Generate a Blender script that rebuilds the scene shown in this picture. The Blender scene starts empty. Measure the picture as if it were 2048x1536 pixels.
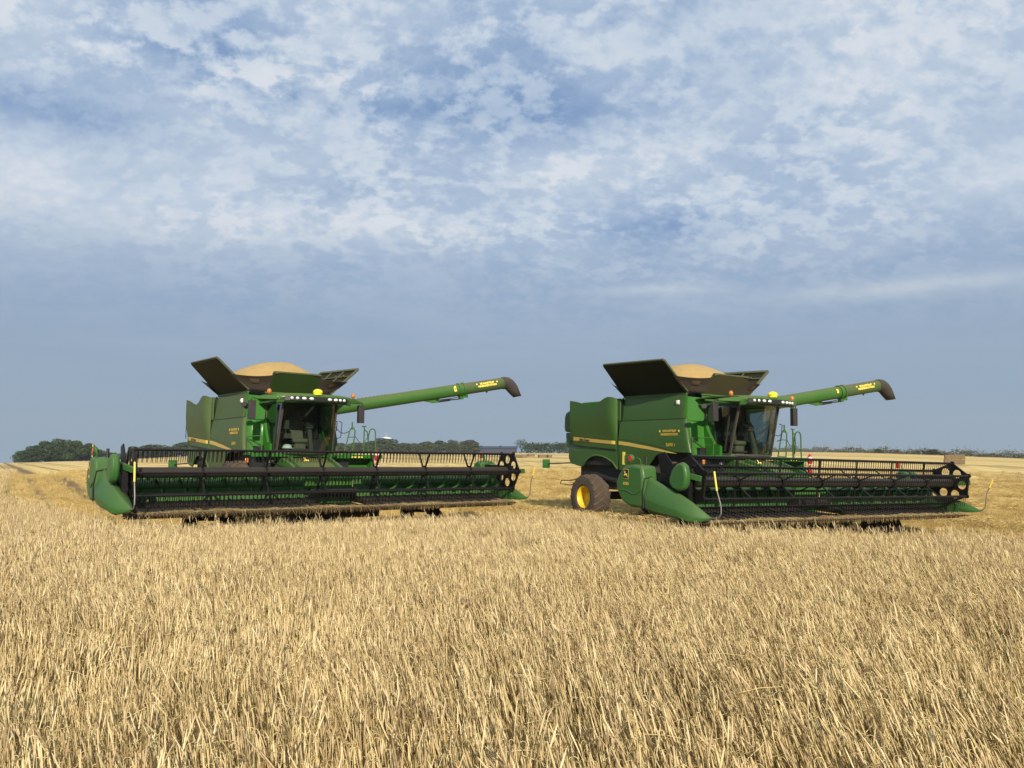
import bpy, math, random
import numpy as np
from mathutils import Vector, Matrix, Euler

scene = bpy.context.scene
R = math.radians
PI = math.pi

# ------------------------------------------------------------------ camera
cam_d = bpy.data.cameras.new('camera')
cam = bpy.data.objects.new('camera', cam_d)
scene.collection.objects.link(cam)
cam_d.sensor_width = 36.0
cam_d.lens = 1538.0 / 2048.0 * 36.0
cam_d.clip_start = 0.05
cam_d.clip_end = 9000.0
EYE = 1.75
PITCH = math.atan((909.4 - 768.0) / 1538.0)
cam.location = (0, 0, EYE)
cam.rotation_euler = (PI / 2 + PITCH, 0, 0)
scene.camera = cam

# ------------------------------------------------------------------ sun, sky, exposure
SUN_AZ, SUN_EL = R(168.0), R(23.5)          # clockwise from +Y
sun_dir = Vector((math.sin(SUN_AZ) * math.cos(SUN_EL), math.cos(SUN_AZ) * math.cos(SUN_EL), math.sin(SUN_EL)))
sl = bpy.data.lights.new('sun', 'SUN')
sl.energy = 4.9
sl.angle = R(0.6)
sl.color = (1.0, 0.87, 0.70)
sun = bpy.data.objects.new('sun', sl)
scene.collection.objects.link(sun)
sun.rotation_euler = sun_dir.to_track_quat('Z', 'Y').to_euler()
sun.location = sun_dir * 60

scene.view_settings.view_transform = 'Standard'
scene.view_settings.look = 'None'
scene.view_settings.exposure = 0.12
scene.view_settings.gamma = 1.0
scene.cycles.use_denoising = True
scene.cycles.max_bounces = 8
scene.cycles.transparent_max_bounces = 16


class NT:
    """small helper to write node trees"""
    def __init__(self, tree):
        self.t = tree
        tree.nodes.clear()

    def n(self, typ, ins=None, **props):
        nd = self.t.nodes.new(typ)
        for k, v in props.items():
            setattr(nd, k, v)
        if ins:
            for k, v in ins.items():
                s = nd.inputs[k]
                if hasattr(v, 'is_output') or isinstance(v, bpy.types.NodeSocket):
                    self.t.links.new(v, s)
                else:
                    s.default_value = v
        return nd

    def m(self, op, a, b=0.0, c=0.0, clamp=False):
        nd = self.t.nodes.new('ShaderNodeMath')
        nd.operation = op
        nd.use_clamp = clamp
        for i, v in enumerate((a, b, c)):
            if isinstance(v, bpy.types.NodeSocket):
                self.t.links.new(v, nd.inputs[i])
            else:
                nd.inputs[i].default_value = v
        return nd.outputs[0]

    def mix(self, f, a, b, mode='MIX'):
        nd = self.t.nodes.new('ShaderNodeMix')
        nd.data_type = 'RGBA'
        nd.blend_type = mode
        for i, v in ((0, f), (6, a), (7, b)):
            if isinstance(v, bpy.types.NodeSocket):
                self.t.links.new(v, nd.inputs[i])
            else:
                nd.inputs[i].default_value = v if i == 0 else (*v[:3], 1.0)
        return nd.outputs[2]

    def ramp(self, f, stops, interp='LINEAR'):
        nd = self.t.nodes.new('ShaderNodeValToRGB')
        cr = nd.color_ramp
        cr.interpolation = interp
        while len(cr.elements) < len(stops):
            cr.elements.new(0.5)
        for e, (p, c) in zip(cr.elements, stops):
            e.position = p
            e.color = (*c[:3], 1.0) if hasattr(c, '__len__') else (c, c, c, 1.0)
        self.t.links.new(f, nd.inputs[0])
        return nd.outputs[0]

    def noise(self, vec, scale, detail=4.0, rough=0.55, dist=0.0, out=0):
        nd = self.n('ShaderNodeTexNoise', {'Scale': scale, 'Detail': detail, 'Roughness': rough, 'Distortion': dist})
        if vec is not None:
            self.t.links.new(vec, nd.inputs['Vector'])
        return nd.outputs[out]


def px_dir(px, py):
    """azimuth / elevation of a photo pixel (2048 x 1536 photo coordinates)"""
    d = Vector(((px - 1024) / 1538.0, 1.0, (768 - py) / 1538.0))
    c, s = math.cos(PITCH), math.sin(PITCH)
    w = Vector((d.x, c * d.y - s * d.z, s * d.y + c * d.z)).normalized()
    return math.atan2(w.x, w.y), math.asin(w.z)


def make_world():
    w = bpy.data.worlds.new('World')
    scene.world = w
    w.use_nodes = True
    N = NT(w.node_tree)
    out = N.n('ShaderNodeOutputWorld')
    sky = N.n('ShaderNodeTexSky', sky_type='NISHITA', sun_disc=False)
    sky.sun_elevation = SUN_EL
    sky.sun_rotation = SUN_AZ
    sky.air_density = 1.0
    sky.dust_density = 1.2
    sky.ozone_density = 1.6
    tc = N.n('ShaderNodeTexCoord')
    g = N.n('ShaderNodeVectorMath', {0: tc.outputs['Generated']}, operation='NORMALIZE').outputs[0]
    sp = N.n('ShaderNodeSeparateXYZ', {0: g})
    X, Y, Z = sp.outputs
    az = N.m('ARCTAN2', X, Y)
    el = N.m('ARCSINE', Z)
    zc = N.m('ADD', N.m('MAXIMUM', Z, 0.0), 0.50)
    plan = N.n('ShaderNodeCombineXYZ', {0: N.m('DIVIDE', X, zc), 1: N.m('DIVIDE', Y, zc), 2: 3.7}).outputs[0]
    # the cloud layer is streaked a little along one direction
    rot = N.n('ShaderNodeMapping', {'Vector': plan, 'Rotation': (0, 0, R(-14)), 'Scale': (0.85, 1.05, 1.0)}).outputs[0]
    warp = N.noise(rot, 1.3, 3, 0.5, out=1)
    wv = N.n('ShaderNodeVectorMath', {0: N.n('ShaderNodeVectorMath', {0: warp, 1: (0.5, 0.5, 0.5)}, operation='SUBTRACT').outputs[0], 'Scale': 0.10}, operation='SCALE').outputs[0]
    pw = N.n('ShaderNodeVectorMath', {0: rot, 1: wv}, operation='ADD').outputs[0]
    big = N.noise(pw, 1.9, 3, 0.5)
    mid = N.noise(pw, 6.5, 4, 0.55, 0.1)
    fine = N.noise(pw, 60.0, 4, 0.6)

    def blob(px, py, sx, sy, amp):
        a0, e0 = px_dir(px, py)
        a = N.m('DIVIDE', N.m('SUBTRACT', az, a0), sx / 1538.0)
        e = N.m('DIVIDE', N.m('SUBTRACT', el, e0), sy / 1538.0)
        q = N.m('ADD', N.m('MULTIPLY', a, a), N.m('MULTIPLY', e, e))
        return N.m('MULTIPLY', N.m('EXPONENT', N.m('MULTIPLY', q, -1.0)), amp)

    cover = None
    for b in SKY_BLOBS:
        v = blob(*b)
        cover = v if cover is None else N.m('ADD', cover, v)
    # elevation profile of cover and of how broken the layer is
    eln = N.m('DIVIDE', el, R(34.0))
    prof = N.ramp(eln, SKY_PROFILE)
    brk = N.ramp(eln, SKY_BREAK)
    pm = N.ramp(N.noise(pw, 15.0, 9, 0.56, 0.0), [(0.455, 0.0), (0.56, 1.0)])
    pm2 = N.ramp(N.noise(pw, 30.0, 8, 0.56, 0.0), [(0.45, 0.0), (0.57, 1.0)])
    region = N.ramp(N.noise(pw, 2.6, 2, 0.5), [(0.36, 0.30), (0.62, 0.95)])
    region = N.m('ADD', region, N.m('ADD', blob(430, 150, 380, 75, 0.75), N.m('ADD', blob(1450, 330, 520, 120, 0.12), blob(300, 40, 420, 70, 0.25))))
    tex = N.m('ADD', N.m('MULTIPLY', N.m('SUBTRACT', mid, 0.5), 0.75), N.m('MULTIPLY', N.m('SUBTRACT', big, 0.5), 0.5))
    pk = N.m('ADD', N.m('MULTIPLY', N.m('SUBTRACT', pm, 0.45), 0.27), N.m('MULTIPLY', N.m('SUBTRACT', pm2, 0.45), 0.17))
    tex = N.m('ADD', tex, N.m('MULTIPLY', pk, region))
    tex = N.m('ADD', tex, N.m('MULTIPLY', N.m('SUBTRACT', fine, 0.5), 0.30))
    # thin level streaks low in the sky
    st = N.n('ShaderNodeCombineXYZ', {0: N.m('MULTIPLY', az, 3.2), 1: N.m('MULTIPLY', el, 26.0), 2: 1.5}).outputs[0]
    lowst = N.m('MULTIPLY', N.m('SUBTRACT', N.noise(st, 1.0, 6, 0.55, 0.4), 0.5), N.ramp(eln, [(0.0, 0.10), (0.25, 0.42), (0.45, 0.30), (0.6, 0.0)]))
    v = N.m('ADD', N.m('ADD', N.m('ADD', prof, cover), lowst), N.m('MULTIPLY', tex, brk), clamp=True)
    cl = N.ramp(v, SKY_RAMP)
    blue = N.n('ShaderNodeVectorMath', {0: sky.outputs[0], 'Scale': 0.10}, operation='SCALE').outputs[0]
    blue = N.mix(0.6, blue, (0.16, 0.26, 0.50))
    cov = N.ramp(v, [(0.0, 0.5), (0.22, 0.88), (0.45, 1.0)])
    col = N.mix(cov, blue, cl)
    # grey veil low down
    low = N.ramp(eln, [(0.0, 1.0), (0.20, 0.92), (0.36, 0.45), (0.5, 0.0)])
    col = N.mix(N.m('MULTIPLY', low, 0.80), col, N.ramp(eln, [(0.0, (0.275, 0.352, 0.415)), (0.20, (0.275, 0.357, 0.452)), (0.36, (0.272, 0.355, 0.468))]))
    bg = N.n('ShaderNodeBackground', {'Color': col, 'Strength': 1.0})
    N.t.links.new(bg.outputs[0], out.inputs[0])


# blobs: photo px, py, half widths in px, amplitude (+ cloud, - blue gap)
SKY_BLOBS = [
    (60, 215, 220, 42, -0.42), (660, 205, 330, 26, -0.34), (1180, 215, 260, 60, -0.20), (330, 95, 260, 40, -0.14),
    (1400, 452, 230, 26, -0.26), (480, 165, 340, 34, 0.22), (90, 25, 200, 40, 0.10), (640, 330, 500, 40, 0.10),
    (250, 450, 360, 42, 0.22), (760, 455, 220, 40, 0.22), (1700, 430, 320, 40, 0.08), (1120, 335, 160, 40, 0.12),
    (1840, 572, 330, 18, 0.48), (1330, 580, 130, 13, 0.40), (1450, 720, 200, 8, 0.10), (250, 690, 260, 14, 0.08), (1560, 90, 420, 110, 0.06), (120, 505, 260, 22, 0.12),
]
SKY_PROFILE = [(0.0, 0.38), (0.22, 0.38), (0.34, 0.43), (0.42, 0.54), (0.50, 0.68), (0.60, 0.67), (0.72, 0.65), (0.86, 0.64), (1.0, 0.68)]
SKY_BREAK = [(0.0, 0.0), (0.24, 0.10), (0.36, 0.40), (0.46, 0.72), (0.62, 0.76), (0.85, 0.90), (1.0, 0.86)]
SKY_RAMP = [(0.0, (0.155, 0.262, 0.515)), (0.20, (0.225, 0.332, 0.525)), (0.44, (0.335, 0.440, 0.600)), (0.66, (0.438, 0.530, 0.660)), (0.84, (0.535, 0.608, 0.702)), (1.0, (0.64, 0.680, 0.745))]
make_world()

# ------------------------------------------------------------------ mesh helpers
OFF = Vector((0, 0, 0))


def set_off(x, y, z):
    OFF.x, OFF.y, OFF.z = x, y, z


class MB:
    """collects shapes; build() links them as ONE mesh object"""
    def __init__(self):
        self.v, self.f, self.mi = [], [], []
        self.cur = 0

    def add(self, vs, fs):
        b = len(self.v)
        self.v += [tuple(p) for p in vs]
        self.f += [tuple(i + b for i in f) for f in fs]
        self.mi += [self.cur] * len(fs)
        return self

    def box(self, c, s, rot=None):
        hx, hy, hz = s[0] / 2, s[1] / 2, s[2] / 2
        P = [Vector((x, y, z)) for x in (-hx, hx) for y in (-hy, hy) for z in (-hz, hz)]
        if rot is not None:
            M = Euler(rot).to_matrix()
            P = [M @ p for p in P]
        c = Vector(c)
        return self.add([p + c for p in P], [(0, 1, 3, 2), (4, 6, 7, 5), (0, 4, 5, 1), (2, 3, 7, 6), (0, 2, 6, 4), (1, 5, 7, 3)])

    def bar(self, a, b, w, h, up=(0, 0, 1)):
        """box-section bar from a to b"""
        a, b = Vector(a), Vector(b)
        d = (b - a).normalized()
        u = Vector(up)
        if abs(d.dot(u)) > 0.98:
            u = Vector((1, 0, 0))
        s = d.cross(u).normalized()
        u = s.cross(d).normalized()
        P = []
        for q in (a, b):
            P += [q - s * w / 2 - u * h / 2, q + s * w / 2 - u * h / 2, q + s * w / 2 + u * h / 2, q - s * w / 2 + u * h / 2]
        return self.add(P, [(0, 3, 2, 1), (4, 5, 6, 7), (0, 1, 5, 4), (1, 2, 6, 5), (2, 3, 7, 6), (3, 0, 4, 7)])

    def loft(self, rings, cap=True, closed=True):
        n = len(rings[0])
        vs = [p for r in rings for p in r]
        fs = []
        for i in range(len(rings) - 1):
            for j in range(n if closed else n - 1):
                k = (j + 1) % n
                fs.append((i * n + j, i * n + k, (i + 1) * n + k, (i + 1) * n + j))
        if cap and closed:
            fs.append(tuple(reversed(range(n))))
            fs.append(tuple(range((len(rings) - 1) * n, len(rings) * n)))
        return self.add(vs, fs)

    def tube(self, pts, r, n=8, cap=True):
        pts = [Vector(p) for p in pts]
        rr = r if hasattr(r, '__len__') else [r] * len(pts)
        rings = []
        prev = None
        for i, p in enumerate(pts):
            if i == 0:
                d = pts[1] - p
            elif i == len(pts) - 1:
                d = p - pts[i - 1]
            else:
                d = (pts[i + 1] - p).normalized() + (p - pts[i - 1]).normalized()
            d.normalize()
            if prev is None:
                u = Vector((0, 0, 1)) if abs(d.z) < 0.9 else Vector((1, 0, 0))
            else:
                u = prev
            s = d.cross(u).normalized()
            u = s.cross(d).normalized()
            prev = u
            rings.append([p + (s * math.cos(2 * PI * k / n) + u * math.sin(2 * PI * k / n)) * rr[i] for k in range(n)])
        return self.loft(rings, cap)

    def cyl(self, a, b, r, n=16, r2=None):
        return self.tube([a, b], [r, r if r2 is None else r2], n)

    def lathe(self, prof, c, axis='x', n=32, close=False, cap=True):
        """profile of (axial, radius) about an axis through c"""
        c = Vector(c)
        rings = []
        for a, r in prof:
            ring = []
            for k in range(n):
                t = 2 * PI * k / n
                ca, sa = math.cos(t) * r, math.sin(t) * r
                p = {'x': (a, ca, sa), 'y': (sa, a, ca), 'z': (ca, sa, a)}[axis]
                ring.append(c + Vector(p))
            rings.append(ring)
        if close:
            rings.append(rings[0])
        return self.loft(rings, cap=cap and not close)

    def prism(self, poly, ext):
        """polygon (list of 3d points) extruded by vector ext"""
        n = len(poly)
        e = Vector(ext)
        A = [Vector(p) for p in poly]
        fs = [tuple(range(n)), tuple(reversed(range(n, 2 * n)))]
        for j in range(n):
            k = (j + 1) % n
            fs.append((j, j + n, k + n, k))
        return self.add(A + [p + e for p in A], fs)

    def sheet(self, P, t):
        """grid of points P[i][j] given thickness by vector t (or None for a bare surface)"""
        a, b = len(P), len(P[0])
        A = [Vector(p) for r in P for p in r]
        fs = []
        if t is None:
            for i in range(a - 1):
                for j in range(b - 1):
                    fs.append((i * b + j, i * b + j + 1, (i + 1) * b + j + 1, (i + 1) * b + j))
            return self.add(A, fs)
        t = Vector(t)
        o = a * b
        for i in range(a - 1):
            for j in range(b - 1):
                q = (i * b + j, i * b + j + 1, (i + 1) * b + j + 1, (i + 1) * b + j)
                fs.append(q)
                fs.append(tuple(o + k for k in reversed(q)))
        edge = [(0, j) for j in range(b)] + [(i, b - 1) for i in range(1, a)] + [(a - 1, j) for j in range(b - 2, -1, -1)] + [(i, 0) for i in range(a - 2, 0, -1)]
        ids = [i * b + j for i, j in edge]
        for k in range(len(ids)):
            m = (k + 1) % len(ids)
            fs.append((ids[k], ids[k] + o, ids[m] + o, ids[m]))
        return self.add(A + [p + t for p in A], fs)

    def ball(self, c, s, n=12, m=8):
        c = Vector(c)
        sx, sy, sz = (s, s, s) if not hasattr(s, '__len__') else s
        rings = []
        for i in range(1, m):
            a = -PI / 2 + PI * i / m
            rings.append([c + Vector((sx * math.cos(a) * math.cos(2 * PI * k / n), sy * math.cos(a) * math.sin(2 * PI * k / n), sz * math.sin(a))) for k in range(n)])
        return self.loft(rings)

    def build(self, name, mat, parent=None, smooth=35, bevel=0.0, fix=True):
        me = bpy.data.meshes.new(name)
        o = OFF
        me.from_pydata([(p[0] + o.x, p[1] + o.y, p[2] + o.z) for p in self.v], [], self.f)
        mats = mat if isinstance(mat, (list, tuple)) else [mat]
        for m in mats:
            me.materials.append(m)
        if len(mats) > 1:
            me.polygons.foreach_set('material_index', self.mi)
        if fix:
            import bmesh
            bm = bmesh.new()
            bm.from_mesh(me)
            bmesh.ops.recalc_face_normals(bm, faces=bm.faces)
            bm.to_mesh(me)
            bm.free()
        if smooth:
            me.polygons.foreach_set('use_smooth', [True] * len(me.polygons))
            me.set_sharp_from_angle(angle=R(smooth))
        me.update()
        ob = bpy.data.objects.new(name, me)
        scene.collection.objects.link(ob)
        if parent is not None:
            ob.parent = parent
        if bevel:
            md = ob.modifiers.new('bevel', 'BEVEL')
            md.width = bevel
            md.segments = 2
            md.limit_method = 'ANGLE'
            md.angle_limit = R(40)
            md.harden_normals = False
        return ob


def tag(o, label=None, cat=None, group=None, kind=None):
    if label: o['label'] = label
    if cat: o['category'] = cat
    if group: o['group'] = group
    if kind: o['kind'] = kind
    return o


def empty(name, loc, rot=(0, 0, 0)):
    o = bpy.data.objects.new(name, None)
    scene.collection.objects.link(o)
    o.location = loc
    o.rotation_euler = rot
    o.empty_display_size = 0.3
    return o


def lerp(a, b, t):
    return a + (b - a) * t


def vl(a, b, t):
    return Vector(a).lerp(Vector(b), t)


FONT = None


def text_obj(name, s, size, mat, parent, M, align='CENTER', extrude=0.0012, spacing=1.0, shear=0.0, bold=0.0):
    """lettering as a thin mesh; M places the text plane (x along text, y up, z out of the face)"""
    cu = bpy.data.curves.new('lettering', 'FONT')
    cu.body = s
    cu.size = size
    cu.extrude = extrude
    cu.align_x = align
    cu.align_y = 'CENTER'
    cu.space_character = spacing
    cu.space_line = 0.85
    cu.shear = shear
    cu.offset = bold
    cu.resolution_u = 3
    tmp = bpy.data.objects.new('lettering_curve', cu)
    scene.collection.objects.link(tmp)
    dg = bpy.context.evaluated_depsgraph_get()
    me = bpy.data.meshes.new_from_object(tmp.evaluated_get(dg))
    bpy.data.objects.remove(tmp)
    bpy.data.curves.remove(cu)
    me.transform(Matrix.Translation(OFF) @ M)
    me.materials.clear()
    me.materials.append(mat)
    o = bpy.data.objects.new(name, me)
    scene.collection.objects.link(o)
    o.parent = parent
    return o


def frame(o, x, y):
    """matrix with origin o, x axis, y axis (made orthogonal)"""
    x = Vector(x).normalized()
    z = x.cross(Vector(y)).normalized()
    y = z.cross(x)
    M = Matrix.Identity(4)
    for i in range(3):
        M[i][0], M[i][1], M[i][2], M[i][3] = x[i], y[i], z[i], o[i]
    return M


# ------------------------------------------------------------------ materials
def mat_new(name):
    m = bpy.data.materials.new(name)
    m.use_nodes = True
    return m, NT(m.node_tree)


def bsdf_out(N, **ins):
    b = N.n('ShaderNodeBsdfPrincipled', ins)
    o = N.n('ShaderNodeOutputMaterial')
    N.t.links.new(b.outputs[0], o.inputs[0])
    return b


def simple(name, col, rough=0.5, metal=0.0, var=0.12, scale=6.0, bump=0.0, **kw):
    m, N = mat_new(name)
    tc = N.n('ShaderNodeTexCoord').outputs['Object']
    n = N.noise(tc, scale, 5, 0.6)
    c = N.mix(n, [x * (1 - var) for x in col], [min(1, x * (1 + var)) for x in col])
    r = N.m('ADD', N.m('MULTIPLY', N.m('SUBTRACT', n, 0.5), 0.25), rough, clamp=True)
    b = bsdf_out(N, **{'Base Color': c, 'Roughness': r, 'Metallic': metal})
    for k, v in kw.items():
        b.inputs[k.replace('_', ' ')].default_value = v
    if bump:
        bp = N.n('ShaderNodeBump', {'Height': N.noise(tc, scale * 6, 4, 0.6), 'Strength': bump, 'Distance': 0.02})
        N.t.links.new(bp.outputs[0], b.inputs['Normal'])
    return m


def dusty(name, col, dust, rough=0.34, coat=0.25, dust_col=(0.235, 0.17, 0.092), top=0.5, metal=0.0, streak=0.35, spec=0.4):
    """painted metal with field dust: an overall film, blotches and more on faces that look up"""
    m, N = mat_new(name)
    tc = N.n('ShaderNodeTexCoord').outputs['Object']
    ge = N.n('ShaderNodeNewGeometry')
    up = N.n('ShaderNodeSeparateXYZ', {0: ge.outputs['Normal']}).outputs[2]
    up = N.m('MAXIMUM', up, 0.0)
    st = N.n('ShaderNodeMapping', {'Vector': tc, 'Scale': (3.0, 3.0, 0.7)}).outputs[0]
    a = N.noise(tc, 1.4, 5, 0.6)
    b = N.noise(st, 4.0, 4, 0.65)
    c = N.noise(tc, 38.0, 3, 0.6)
    f = N.m('ADD', N.m('MULTIPLY', N.m('SUBTRACT', a, 0.38), 1.5), N.m('MULTIPLY', N.m('SUBTRACT', b, 0.42), streak))
    f = N.m('ADD', f, N.m('MULTIPLY', N.m('SUBTRACT', c, 0.5), 0.22))
    f = N.m('MULTIPLY', N.m('ADD', f, 0.45), dust)
    f = N.m('ADD', f, N.m('MULTIPLY', N.m('POWER', up, 1.5), top), clamp=True)
    f = N.m('MINIMUM', f, 0.9)
    cc = N.mix(f, col, dust_col)
    rr = N.m('ADD', N.m('MULTIPLY', f, 0.55), rough, clamp=True)
    cw = N.m('MULTIPLY', N.m('SUBTRACT', 1.0, f), coat)
    bs = bsdf_out(N, **{'Base Color': cc, 'Roughness': rr, 'Metallic': metal, 'Coat Weight': cw, 'Coat Roughness': 0.15, 'Specular IOR Level': spec})
    h = N.noise(tc, 0.9, 2, 0.5)
    bp = N.n('ShaderNodeBump', {'Height': h, 'Strength': 0.05, 'Distance': 0.15})
    N.t.links.new(bp.outputs[0], bs.inputs['Normal'])
    return m


def glass(name, tint, refl=1.0):
    m, N = mat_new(name)
    tr = N.n('ShaderNodeBsdfTransparent', {'Color': (*tint, 1)})
    gl = N.n('ShaderNodeBsdfGlossy', {'Color': (1, 1, 1, 1), 'Roughness': 0.03})
    tc = N.n('ShaderNodeTexCoord').outputs['Object']
    df = N.n('ShaderNodeBsdfDiffuse', {'Color': (0.25, 0.21, 0.15, 1)})
    fr = N.n('ShaderNodeFresnel', {'IOR': 1.45})
    mx = N.n('ShaderNodeMixShader', {0: N.m('MULTIPLY', fr.outputs[0], refl), 1: tr.outputs[0], 2: gl.outputs[0]})
    dirt = N.m('MULTIPLY', N.m('SUBTRACT', N.noise(tc, 2.0, 5, 0.6), 0.45), 0.06, clamp=True)
    mx2 = N.n('ShaderNodeMixShader', {0: dirt, 1: mx.outputs[0], 2: df.outputs[0]})
    o = N.n('ShaderNodeOutputMaterial')
    N.t.links.new(mx2.outputs[0], o.inputs[0])
    return m


GREEN = (0.020, 0.125, 0.016)
M = {}
M['green'] = dusty('green_paint', GREEN, 0.18, rough=0.45, coat=0.08, top=0.35, spec=.18)
M['green_side'] = dusty('green_paint_dusty', (0.025, 0.092, 0.012), 0.18, rough=0.45, coat=0.12, top=0.35, dust_col=(0.115, 0.095, 0.045), spec=.3)  # dust, plus the shade of the sun-grazed sides painted into a darker green
M['green_side_olive'] = dusty('green_paint_very_dusty', (0.044, 0.100, 0.024), 0.34, rough=0.5, coat=0.08, top=0.35, dust_col=(0.125, 0.112, 0.066), spec=.3)  # heavier olive dust, with the same side shade painted into the green
M['green_clean'] = dusty('green_paint_clean', (0.018, 0.145, 0.011), 0.05, rough=0.48, coat=0.05, top=0.15, spec=.12)
M['green_cover'] = dusty('green_cover_paint', (0.006, 0.011, 0.0035), 0.02, rough=0.6, coat=0.0, top=0.3, dust_col=(0.10, 0.08, 0.04), spec=.12)  # same green as the body, painted near black for shade under the open covers
M['green_front'] = dusty('green_front_cover_paint', (0.016, 0.046, 0.008), 0.12, rough=0.55, coat=0.0, top=0.4, dust_col=(0.12, 0.095, 0.045), spec=.2)
M['green_front_dusty'] = dusty('dusty_front_cover_paint', (0.040, 0.042, 0.018), 0.5, rough=0.6, coat=0.0, top=0.4, dust_col=(0.085, 0.068, 0.036), spec=.2)
M['green_inner'] = dusty('green_cover_inside', (0.045, 0.075, 0.028), 0.7, rough=0.6, coat=0.0, top=0.3, dust_col=(0.13, 0.115, 0.075), spec=.2)
M['green_head'] = dusty('green_header_plastic', (0.022, 0.118, 0.022), 0.14, rough=0.42, coat=0.08, top=0.16, spec=.3)
M['green_back'] = dusty('green_header_sheet', (0.013, 0.12, 0.018), 0.16, rough=0.45, coat=0.1, top=0.2, spec=.3)
M['green_auger'] = dusty('dusty_auger_paint', (0.034, 0.095, 0.022), 0.32, rough=0.5, coat=0.05, top=0.6, dust_col=(0.15, 0.125, 0.075), spec=.25)
M['yellow'] = simple('yellow_paint', (0.75, 0.52, 0.03), 0.4, var=0.1)
M['stripe'] = dusty('yellow_stripe', (0.62, 0.43, 0.07), 0.4, rough=0.45, top=0.2, dust_col=(0.32, 0.24, 0.12))
M['letter'] = dusty('yellow_lettering', (0.62, 0.44, 0.05), 0.3, rough=0.5, coat=0, top=0.1)
M['letter_dark'] = simple('dark_lettering', (0.03, 0.035, 0.02), 0.5)
M['letter_bright'] = simple('bright_yellow_lettering', (0.85, 0.68, 0.10), 0.5)
M['black'] = simple('black_plastic', (0.013, 0.013, 0.014), 0.45, var=0.3)
M['black_metal'] = dusty('black_reel_paint', (0.0055, 0.0055, 0.006), 0.02, rough=0.45, coat=0.0, top=0.03, spec=.25)
M['tube'] = dusty('reel_tube_paint', (0.016, 0.0145, 0.014), 0.06, rough=0.5, coat=0.0, top=0.07, spec=.3)
M['dark'] = simple('underbody_black', (0.012, 0.012, 0.011), 0.7, var=0.4)
M['rubber'] = dusty('tyre_rubber', (0.022, 0.020, 0.018), 0.55, rough=0.8, coat=0.0, top=0.15, dust_col=(0.16, 0.115, 0.075))
M['tread'] = dusty('muddy_tyre_tread', (0.042, 0.034, 0.027), 0.9, rough=0.9, coat=0.0, top=0.1, dust_col=(0.150, 0.112, 0.080))
M['boot'] = dusty('spout_rubber', (0.024, 0.021, 0.019), 0.35, rough=0.75, coat=0.0, top=0.3, dust_col=(0.125, 0.100, 0.078))
M['belt'] = dusty('draper_belt_rubber', (0.012, 0.012, 0.013), 0.12, rough=0.6, coat=0.0, top=0.03)
M['mirror_back'] = simple('mirror_housing', (0.030, 0.027, 0.026), 0.5)
M['fabric'] = dusty('tank_fabric', (0.036, 0.028, 0.022), 0.25, rough=0.9, coat=0.0, top=0.1, dust_col=(0.13, 0.10, 0.07))
M['patch'] = simple('fabric_patch', (0.135, 0.095, 0.058), 0.9)
M['amber'] = simple('amber_lens', (0.50, 0.165, 0.02), 0.2, Coat_Weight=0.6)
M['red'] = simple('red_lens', (0.55, 0.035, 0.02), 0.3, Coat_Weight=0.4)
M['red_paint'] = simple('red_paint', (0.50, 0.018, 0.025), 0.35, Coat_Weight=0.4)
M['white'] = simple('white_paint', (0.78, 0.77, 0.73), 0.5)
M['lens'] = simple('headlamp_glass', (0.80, 0.80, 0.78), 0.15, metal=0.2, Coat_Weight=0.8)
M['gps'] = simple('receiver_yellow', (0.85, 0.72, 0.02), 0.35, Coat_Weight=0.3)
M['steel'] = simple('dull_steel', (0.20, 0.19, 0.17), 0.5, metal=0.3)
M['knife'] = dusty('cutterbar_steel', (0.040, 0.030, 0.018), 0.5, rough=0.6, coat=0.0, top=0.3, dust_col=(0.15, 0.105, 0.05))
M['cab_in'] = simple('cab_trim', (0.075, 0.068, 0.055), 0.8)
M['cab_dark'] = simple('cab_dark_trim', (0.020, 0.020, 0.018), 0.7)
M['pillar'] = simple('cab_pillar', (0.055, 0.045, 0.032), 0.55)
M['seat'] = simple('seat_cloth', (0.16, 0.145, 0.10), 0.9, scale=30)
M['glass'] = glass('cab_glass', (0.55, 0.66, 0.62), .12)
M['glass_side'] = glass('cab_side_glass', (0.24, 0.31, 0.31), .25)
M['hose'] = simple('black_hose', (0.010, 0.014, 0.012), 0.5)

# ------------------------------------------------------------------ combine harvester
ZO = 0.38        # the wheels stand this far below the frame the measurements were taken in


def xs(z):
    return float(np.interp(z, [1.4, 2.0, 2.4, 2.75, 3.08], [1.53, 1.58, 1.585, 1.56, 1.50]))


def star_poly(c, r, n=5):
    return [(c[0] + math.sin(2 * PI * k / (2 * n)) * (r if k % 2 == 0 else r * 0.42), c[1] + math.cos(2 * PI * k / (2 * n)) * (r if k % 2 == 0 else r * 0.42)) for k in range(2 * n)]


DEER = [(-.95, -.12), (-.55, -.02), (-.42, .10), (-.50, .38), (-.62, .60), (-.95, .72), (-.60, .78), (-.55, 1.0), (-.42, .70), (-.20, .95), (-.28, .58),
        (-.16, .30), (.10, .18), (.48, .20), (.72, .10), (.80, .28), (.88, .02), (.70, -.18), (.80, -.42), (1.0, -.66), (.90, -.72), (.55, -.40),
        (.30, -.16), (-.05, -.22), (-.35, -.30), (-.60, -.62), (-.70, -.60), (-.50, -.25), (-.90, -.24)]


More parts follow.
